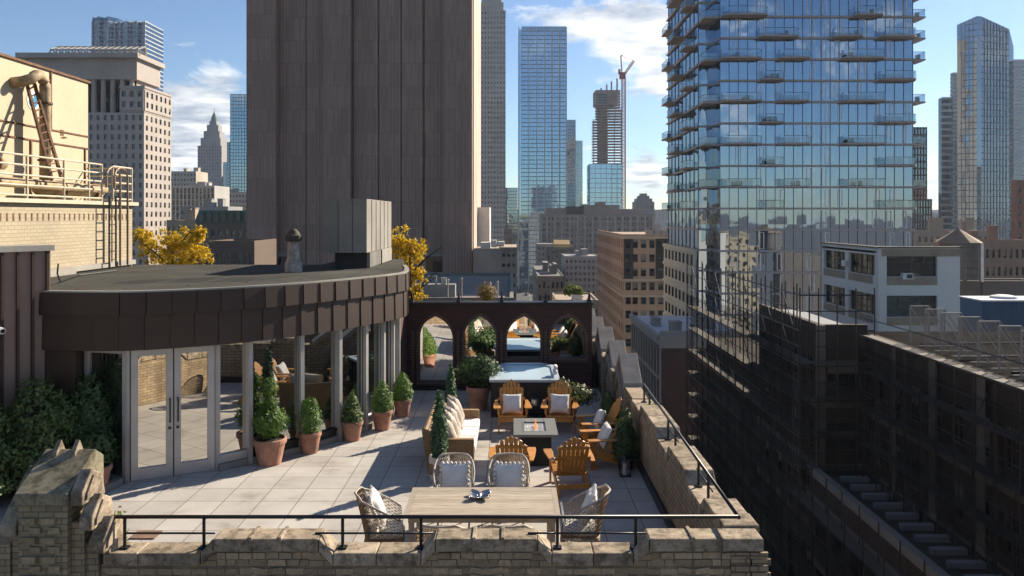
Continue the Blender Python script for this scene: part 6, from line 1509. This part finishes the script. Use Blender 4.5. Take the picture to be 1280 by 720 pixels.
def pillow_mesh(w, h, th, n=14, fr=0, seed=0):
    """soft square cushion standing in the xz plane, puffy, with pointed corners"""
    q = MB(); r = random.Random(seed)
    def f(sgn):
        def g(u, v):
            a, b_ = u * 2 - 1, v * 2 - 1
            pin = 1 - .10 * (1 - abs(a) ** 2) * abs(b_) ** 3 ; pin2 = 1 - .10 * (1 - abs(b_) ** 2) * abs(a) ** 3
            d = (max(0, 1 - a ** 4) * max(0, 1 - b_ ** 4)) ** .55
            wr = .06 * math.sin(7 * a + seed) * math.sin(5 * b_ + seed * 2) + .03 * math.sin(13 * a * b_ + seed)
            return (a * w / 2 * pin2, sgn * th / 2 * d * (1 + wr), b_ * h / 2 * pin)
        return g
    q.grid(f(1), n, n); q.grid(f(-1), n, n); return q
def cushion(label, loc, rot, w=.42, h=.42, th=.16, mat='fabric', fringe=False, group='white throw pillows on the chairs', seed=1, tass=False, scale=1):
    o = thing('throw_pillow', label, 'pillow', loc, 0, group); o.rotation_euler = rot
    b = pillow_mesh(w, h, th, seed=seed).build('cover', M[mat], o, smooth=True)
    r = random.Random(seed)
    if fringe:
        q = MB(); n = 150
        for i in range(n):
            s = i / n * 4; k = int(s); u = (s - k) * 2 - 1
            p, d = [((u * w / 2, -h / 2 * .97), (0, -1)), ((w / 2 * .97, u * h / 2), (1, 0)), ((-u * w / 2, h / 2 * .97), (0, 1)), ((-w / 2 * .97, -u * h / 2), (-1, 0))][k]
            L = r.uniform(.02, .045); q.tube([(p[0], 0, p[1]), (p[0] + d[0] * L + r.uniform(-.012, .012), r.uniform(-.02, .02), p[1] + d[1] * L + r.uniform(-.012, .012))], [.006, .002], 4, False)
        q.build('fringe', M[mat], o, fix=False)
    if tass:
        q = MB()
        for i in range(26):
            s = i / 26 * 4; k = int(s); u = (s - k) * 2 - 1
            p = [(u * w / 2, -h / 2 * .98), (w / 2 * .98, u * h / 2), (-u * w / 2, h / 2 * .98), (-w / 2 * .98, -u * h / 2)][k]
            R_ = r.uniform(.022, .034); q.lathe([(.004, -R_), (R_ * .8, -R_ * .5), (R_, 0), (R_ * .8, R_ * .5), (.004, R_)], 7, (0, 0)); n_ = 35
            for j in range(len(q.v) - n_, len(q.v)): v = q.v[j]; q.v[j] = (v[0] + p[0] + r.uniform(-.002, .002), v[1], v[2] + p[1])
        q.build('pompoms', M['fabric'], o, smooth=False)
    return o
def on_chair(i, label, th=.15, w=.42, dy=.03, dz=.55, roll=0, seed=1, tilt=-.40):
    X, Y, rz, _ = spots[i]
    off = Matrix.Rotation(rz, 4, 'Z') @ Vector((0, dy, 0)); cushion(label, (X + off.x, Y + off.y, dz), (tilt, roll, rz), w=w, h=w, th=th, seed=seed)
on_chair(0, 'white ribbed pillow on the far left adirondack chair', seed=1)
on_chair(1, 'white ribbed pillow on the far right adirondack chair', seed=2, roll=.03)
on_chair(2, 'white pillow seen through the slats of the near left adirondack chair', seed=3, w=.40)
on_chair(3, 'white pillow peeking out beside the back of the near right adirondack chair', seed=4, roll=.1, w=.44)
on_chair(4, 'plump white pillow leaning in the nearer side adirondack chair', seed=5, dy=.0, roll=.12)
on_chair(5, 'plump white pillow leaning in the farther side adirondack chair', seed=6, dy=.02, roll=-.15)

# ---- fire table
t = thing('fire_table', 'square grey topped fire pit table on a black pedestal with flame', 'fire table', (.435, 15.15, 0))
TZ = .62; tw, td = .405, .60
q = MB(); q.box(-.29, .29, -.44, .44, .001, TZ - .05); q.build('pedestal', mat_brick('black basket weave', (.028, .026, .026), (.018, .017, .017), (.008, .008, .008), .08, .03, .005, bmp=.6), t)
bx, by = .20, .34
q = MB(); 
q.box(-tw, -bx, -td, td, TZ - .045, TZ); q.box(bx, tw, -td, td, TZ - .045, TZ); q.box(-bx, bx, -td, -by, TZ - .045, TZ); q.box(-bx, bx, by, td, TZ - .045, TZ); q.build('top', M['slate'], t)
q = MB(); q.box(-bx, bx, -by, by, TZ - .06, TZ - .03); q.build('burner_tray', M['crystal'], t)
q = MB(); e = .012
for a in (-bx + .02, bx - .03): q.box(a, a + e, -by + .02, by - .02, TZ + .0, TZ + .06)
for c in (-by + .02, by - .03): q.box(-bx + .032, bx - .031, c, c + e, TZ, TZ + .06)
def clearglass():
    m, nt, out = newmat('clear guard glass'); tr = nt.nodes.new('ShaderNodeBsdfTransparent'); gl = nt.nodes.new('ShaderNodeBsdfGlossy'); gl.inputs['Roughness'].default_value = .02
    mx = nt.nodes.new('ShaderNodeMixShader'); mx.inputs[0].default_value = .16; nt.links.new(tr.outputs[0], mx.inputs[1]); nt.links.new(gl.outputs[0], mx.inputs[2]); nt.links.new(mx.outputs[0], out.inputs[0]); return m
M['clear'] = clearglass(); q.build('glass_guard', M['clear'], t)
def flame():
    m, nt, out = newmat('gas flame'); e_ = nt.nodes.new('ShaderNodeEmission'); e_.inputs[0].default_value = (1, .25, .05, 1); e_.inputs[1].default_value = .8; nt.links.new(e_.outputs[0], out.inputs[0]); return m
q = MB()
for k in range(6): yy = -.15 + k * .06; q.lathe([(.004, TZ - .03), (.014, TZ - .01), (.010, TZ + .02), (.002, TZ + .04 + .02 * (k % 2))], 7, (.01 * (k % 3), yy))
q.build('flame', flame(), t)
# ---- sofa (front faces +x)
t = thing('wicker_sofa', 'long tan wicker sofa with white seat cushions facing the fire table', 'sofa', (-1.1, 15.4, 0))
sx0, sx1, sy0, sy1 = -1.52, -.68, 14.32, 16.62
q = MB(); q.box(sx0 + .12, sx1 - .02, sy0 + .14, sy1 - .14, .10, .30); q.build('base', M['wicker'], t, True, bevel=.02)
q = MB(); q.prism_y([(sx0, .06), (sx0 + .16, .06), (sx0 + .16, .72), (sx0 - .06, .80), (sx0 - .10, .76)], sy0, sy1); q.build('backrest', M['wicker'], t, True, bevel=.02)
for y0, y1 in ((sy0, sy0 + .14), (sy1 - .14, sy1)): q = MB(); q.box(sx0 + .162, sx1, y0, y1, .06, .60); q.build('armrest', M['wicker'], t, True, bevel=.02)
for k in range(3):
    L = (sy1 - sy0 - .29) / 3; q = MB(); y0 = sy0 + .145 + k * L; q.box(sx0 + .165, sx1 + .02, y0 + .004, y0 + L - .004, .302, .44); q.build('seat_cushion', M['fabric'], t, True, bevel=.035)
for X in (sx0 + .05, sx1 - .08):
    for Y in (sy0 + .04, sy1 - .1): q = MB(); q.box(X, X + .06, Y, Y + .06, .001, .059); q.build('leg', M['wicker'], t, True)
labs = ['nearest beige sofa pillow, leaning at the near arm', 'second beige fringed sofa pillow from the near arm', 'middle beige fringed sofa pillow', 'fourth beige fringed sofa pillow from the near arm', 'farthest and tallest beige fringed sofa pillow']
for k in range(5):
    cushion(labs[k], (-1.17 + .02 * (k % 2) + .03 * k * .3, 14.66 + k * .38, .66 + .012 * k), (-.36, .10 * (-1) ** k, -math.pi / 2 + math.pi + .35), w=.50, h=.50, th=.19, mat='fabric_beige', fringe=True, seed=10 + k, group='beige pillows along the sofa back')
# ---- dining table
t = thing('dining_table', 'rectangular weathered plank dining table with slim metal legs', 'table', (-.39, 10.8, 0))
hx, y0, y1 = 1.015, -.53, .55
q = MB(); n = 9
for k in range(n): a = y0 + .06 + (y1 - y0 - .12) * k / n; q.box(-hx + .075, hx - .075, a + .002, a + (y1 - y0 - .12) / n - .002, .722, .75)
q.box(-hx, -hx + .073, y0, y1, .722, .75); q.box(hx - .073, hx, y0, y1, .722, .75); q.box(-hx + .075, hx - .075, y0, y0 + .058, .722, .75); q.box(-hx + .075, hx - .075, y1 - .058, y1, .722, .75)
q.build('tabletop', M['greywood'], t)
q = MB(); q.box(-hx + .06, hx - .06, y0 + .08, y0 + .10, .63, .721); q.box(-hx + .06, hx - .06, y1 - .10, y1 - .08, .63, .721); q.build('apron', M['greywood'], t)
for X in (-hx + .1, hx - .1):
    for Y in (y0 + .12, y1 - .12): q = MB(); q.box(X - .035, X + .035, Y - .035, Y + .035, .001, .72); q.build('leg', M['greywood'], t)
t = thing('petal_bowl', 'silver four-petal serving dish in the middle of the dining table', 'dish', (-.44, 10.93, .751), .25)
for k in range(4):
    a = k * math.pi / 2 + .5; q = MB()
    def f(u, v, a=a):
        rr = .02 + u * .17; wd = .075 * math.sin(math.pi * min(1, u * .93 + .05)) ** .7; s = (v - .5) * 2
        px, py = rr, s * wd; return (px * math.cos(a) - py * math.sin(a), px * math.sin(a) + py * math.cos(a), .006 + .035 * u * u + .03 * s * s)
    q.grid(f, 8, 8); o = q.build('petal', M['silver'], t, smooth=True); s_ = o.modifiers.new('s', 'SOLIDIFY'); s_.thickness = .004
q = MB(); q.lathe([(.03, 0), (.035, .02), (.01, .035)], 12); q.build('centre_knob', M['silver'], t)

# ---- open weave dining chairs (front faces -y)
def weave(fn, nu, nv, name, mat, t, th=.014):
    vs, fs = [], []
    for j in range(nv + 1):
        for i in range(nu + 1): vs.append(fn(i / nu, j / nv))
    for j in range(nv):
        for i in range(nu):
            a = j * (nu + 1) + i; b_, c, d = a + 1, a + nu + 2, a + nu + 1; m = len(vs); vs.append(tuple((Vector(vs[a]) + Vector(vs[c])) / 2)); fs += [(a, b_, m), (b_, c, m), (c, d, m), (d, a, m)]
    q = MB(); q.add(vs, fs); o = q.build(name, mat, t); w = o.modifiers.new('w', 'WIREFRAME'); w.thickness = th; w.use_even_offset = False; w.use_relative_offset = False; return o
def dining_chair(matn, edge):
    t = thing('rattan_dining_chair', 'x', 'chair', (0, 0, 0))
    def back(u, v):   # tub-shaped back: wraps round the rear half
        a = (u - .5) * 2; s = abs(a)
        topz = .97 - .30 * max(0, (s - .45) / .55) ** 1.3; z = .40 + (topz - .40) * v
        lean = .14 * (v) * (1 - s * .6)
        if s < .62: x = a / .62 * .27; y = .26 + lean - .06 * (s / .62) ** 3
        else: k = (s - .62) / .38; x = math.copysign(.27 + .03 * math.sin(k * 3.14), a); y = .20 - k * .42 + lean * .5
        return (x, y, z)
    weave(back, 26, 8, 'backrest', M[matn], t, .011)
    q = MB(); pts = [back(i / 32, 1.0) for i in range(33)]; q.tube(pts, .016, 7); pts = [back(i / 32, 0) for i in range(33)]; q.tube(pts, .014, 6); q.build('frame', M[edge], t, smooth=True)
    def skirt(u, v):
        p = u * 4; k = int(min(p, 3.999)); f = p - k; cs = [(-.27, -.24), (.27, -.24), (.27, .27), (-.27, .27), (-.27, -.24)]
        a, b_ = cs[k], cs[k + 1]; z = .40 - .24 * v; s = 1 - .08 * v; return ((a[0] + (b_[0] - a[0]) * f) * s, (a[1] + (b_[1] - a[1]) * f) * s, z)
    weave(skirt, 36, 4, 'skirt', M[matn], t, .011)
    q = MB(); q.box(-.26, .26, -.23, .25, .40, .425); q.build('seat', M[matn], t, bevel=.01)
    q = MB(); q.box(-.245, .245, -.22, .20, .427, .49); q.build('seat_cushion', M['fabric'], t, bevel=.03)
    for sx in (-1, 1):
        for sy, yy in ((-1, -.21), (1, .24)): q = MB(); q.tube([(sx * .24, yy, .40), (sx * .22, yy * 1.05, .001)], [.018, .014], 7); q.build('leg', M[edge], t)
    return t
dA = dining_chair('rattan', 'rattan'); dB = dining_chair('rattan_tan', 'rattan')
GD = 'woven rattan chairs round the dining table'
dl = [(dA, -.86, 11.83, .05, 'grey rattan dining chair behind the table, on the left'), (dA, -.05, 11.83, -.04, 'grey rattan dining chair behind the table, on the right'),
      (dB, -.86, 9.72, math.pi, 'rattan dining chair tucked under the near side of the table, on the left'), (dB, -.05, 9.72, math.pi, 'rattan dining chair tucked under the near side of the table, on the right'),
      (dB, -1.66, 10.55, math.pi / 2 + .12, 'rattan dining chair at the left head of the table, back catching the sun'), (dB, .90, 10.65, -math.pi / 2 - .12, 'rattan dining chair at the right head of the table')]
first = set()
for src, X, Y, rz, lab in dl:
    if src.name not in first: first.add(src.name); src.location = (X, Y, 0); src.rotation_euler = (0, 0, rz); src['label'] = lab; src['group'] = GD
    else: dup(src, (X, Y, 0), rz, lab, GD)
bpy.context.view_layer.update()
GP = 'white pillows on the dining chairs'
cushion('white pompom pillow on the left of the two chairs behind the table', (-.86, 11.93, .70), (-.22, 0, .05), .42, .42, .13, tass=True, group=GP, seed=21)
cushion('white pompom pillow on the right of the two chairs behind the table', (-.05, 11.93, .70), (-.22, 0, -.04), .42, .42, .13, tass=True, group=GP, seed=22)
cushion('white pillow leaning on the sunlit chair at the left head of the table', (-1.77, 10.55, .74), (-.35, 0, math.pi / 2 + .12), .46, .46, .15, fringe=True, group=GP, seed=23)
cushion('white pillow with knotted corner on the chair at the right head of the table', (1.02, 10.65, .74), (-.35, 0, -math.pi / 2 - .12), .46, .46, .15, tass=True, group=GP, seed=24)

# ---- lanterns
def lantern(loc, label, h=.34):
    t = thing('candle_lantern', label, 'lantern', loc, 0, 'black lanterns with white candles'); w = .085
    q = MB(); q.box(-w - .01, w + .01, -w - .01, w + .01, .001, .02); q.box(-w, w, -w, w, h * .72, h * .74); q.lathe([(w * 1.15, h * .741), (w * .5, h * .88), (.015, h * .9)], 4)
    for sx in (-1, 1):
        for sy in (-1, 1): q.box(sx * w - .007, sx * w + .007, sy * w - .007, sy * w + .007, .02, h * .72)
    q.tube([(-.03, 0, h * .88), (0, 0, h), (.03, 0, h * .88)], .005, 5); q.build('frame', M['black'], t)
    q = MB(); q.lathe([(.035, .021), (.035, h * .5), (.02, h * .51)], 14); q.build('candle', M['candle'], t)
    q = MB(); q.box(-w + .003, w - .003, -w + .001, -w + .004, .03, h * .70); q.build('glass', M['clear'], t)
lantern((2.0, 14.18, 0), 'tall black lantern with a white candle standing by the juniper', .42)
lantern((.52, 18.08, .301), 'black lantern with a white candle standing on the hot tub step', .28)
# folded towel rolls near tub right
t = thing('towel_rail', 'pale towels bundled on the right shoulder of the hot tub', 'towels', (1.0, 18.75, .882))
q = MB(); q.tube([(0, -.1, .06), (.02, .25, .07)], .055, 10); q.tube([(.02, -.02, .15), (.03, .2, .16)], .045, 10); q.build('rolls', M['fabric'], t, smooth=True)

# ------------------------------------------------------------------ sky, sun, camera
SUN_AZ, SUN_EL = R(47), R(30)     # azimuth measured from +y towards +x
w = bpy.data.worlds.new('World'); C.world = w; w.use_nodes = True; nt = w.node_tree; nt.nodes.clear()
out = nt.nodes.new('ShaderNodeOutputWorld'); bg = nt.nodes.new('ShaderNodeBackground'); sky = nt.nodes.new('ShaderNodeTexSky')
sky.sky_type = 'NISHITA'; sky.sun_disc = False; sky.sun_elevation = SUN_EL; sky.sun_rotation = SUN_AZ; sky.air_density = 1.0; sky.dust_density = .15; sky.ozone_density = 3.0; sky.altitude = 60
bg.inputs[1].default_value = SKY_STR
tc = nt.nodes.new('ShaderNodeTexCoord'); sp = nt.nodes.new('ShaderNodeSeparateXYZ'); nt.links.new(tc.outputs['Generated'], sp.inputs[0])
def mth(op, a, b_=None, clamp=False):
    m = nt.nodes.new('ShaderNodeMath'); m.operation = op; m.use_clamp = clamp
    for i, v in enumerate((a, b_)):
        if v is None: continue
        if hasattr(v, 'is_linked'): nt.links.new(v, m.inputs[i])
        else: m.inputs[i].default_value = v
    return m.outputs[0]
zc = mth('ADD', mth('MAXIMUM', sp.outputs[2], 0.0), .10)
cx_ = mth('DIVIDE', sp.outputs[0], zc); cy_ = mth('DIVIDE', sp.outputs[1], zc)
cv = nt.nodes.new('ShaderNodeCombineXYZ'); nt.links.new(cx_, cv.inputs[0]); nt.links.new(cy_, cv.inputs[1]); cv.inputs[2].default_value = CLOUD_SEED
n1 = noise(nt, cv.outputs[0], 1.25, 9, .58); n1.inputs['Distortion'].default_value = .25
mask = ramp(nt, n1.outputs[0], [(.52, (0, 0, 0)), (.66, (1, 1, 1))])
n2 = noise(nt, cv.outputs[0], 2.6, 6, .6)
ccol = ramp(nt, n2.outputs[0], [(.38, (3.6, 4.1, 5.0)), (.6, (10, 10, 9.8))])

# cloud banks at fixed compass directions: the noise is raised inside them and lowered elsewhere
bank = None
for (px_, py_, sx_, sy_, amp) in CLOUDS:
    d = Vector(((px_ - 640) / 1000, 1, (270 - py_) / 1000)).normalized()
    vx = mth('DIVIDE', sp.outputs[0], mth('MAXIMUM', sp.outputs[1], .05)); vz = mth('DIVIDE', sp.outputs[2], mth('MAXIMUM', sp.outputs[1], .05))
    ex = mth('POWER', mth('ABSOLUTE', mth('MULTIPLY', mth('SUBTRACT', vx, (px_ - 640) / 1000), 1000 / sx_)), 2)
    ez = mth('POWER', mth('ABSOLUTE', mth('MULTIPLY', mth('SUBTRACT', vz, (270 - py_) / 1000), 1000 / sy_)), 2)
    g_ = mth('MULTIPLY', mth('EXPONENT', mth('MULTIPLY', mth('ADD', ex, ez), -1.0)), amp)
    bank = g_ if bank is None else mth('ADD', bank, g_)
fm = nt.nodes.new('ShaderNodeMapping'); fm.inputs['Scale'].default_value = (1, 1, 2.0); nt.links.new(tc.outputs['Generated'], fm.inputs[0])
n4 = noise(nt, fm.outputs[0], 9, 10, .62); n4.inputs['Distortion'].default_value = .4
val = mth('ADD', mth('SUBTRACT', n4.outputs[0], .16), mth('MULTIPLY', bank, .26))
val = mth('ADD', val, mth('MULTIPLY', mth('LESS_THAN', sp.outputs[1], 0.0), .09))
mask = ramp(nt, val, [(.47, (0, 0, 0)), (.60, (1, 1, 1))])
deep = mixc(nt, sky.outputs[0], (.80, .92, 1.04), 1.0)
mx = mixc(nt, deep, ccol, mth('MULTIPLY', mask, .9), 'MIX')
nt.links.new(mx, bg.inputs[0]); nt.links.new(bg.outputs[0], out.inputs[0])
sl = bpy.data.lights.new('sun', 'SUN'); sl.energy = 5.0; sl.angle = R(.5); sl.color = (1, .87, .69)
so = bpy.data.objects.new('sun', sl); COL.objects.link(so)
dv = Vector((math.sin(SUN_AZ) * math.cos(SUN_EL), math.cos(SUN_AZ) * math.cos(SUN_EL), math.sin(SUN_EL)))
so.rotation_euler = dv.to_track_quat('Z', 'Y').to_euler()
if HAZE > 0:
    hz = MB(); hz.box(-1200, 1200, -60, 1900, GZ - 1, 260)
    m, hnt, hout = newmat('city haze'); v = hnt.nodes.new('ShaderNodeVolumePrincipled'); v.inputs['Color'].default_value = (.75, .85, 1, 1); v.inputs['Density'].default_value = HAZE; v.inputs['Anisotropy'].default_value = .3
    hnt.links.new(v.outputs[0], hout.inputs['Volume']); ho = hz.build('haze', m); ho['kind'] = 'stuff'
cam = bpy.data.cameras.new('cam'); co = bpy.data.objects.new('cam', cam); COL.objects.link(co)
co.location = (0, 0, CAMZ); co.rotation_euler = (R(90), 0, 0); cam.sensor_width = 36; cam.lens = 1000 / 1280 * 36; cam.shift_y = -90 / 1280; cam.clip_end = 20000; cam.clip_start = .1
C.camera = co
C.view_settings.view_transform = 'Standard'; C.view_settings.look = 'None'; C.view_settings.gamma = 1; C.view_settings.exposure = EXPO
C.render.engine = 'CYCLES'; C.cycles.max_bounces = 7; C.cycles.volume_bounces = 0
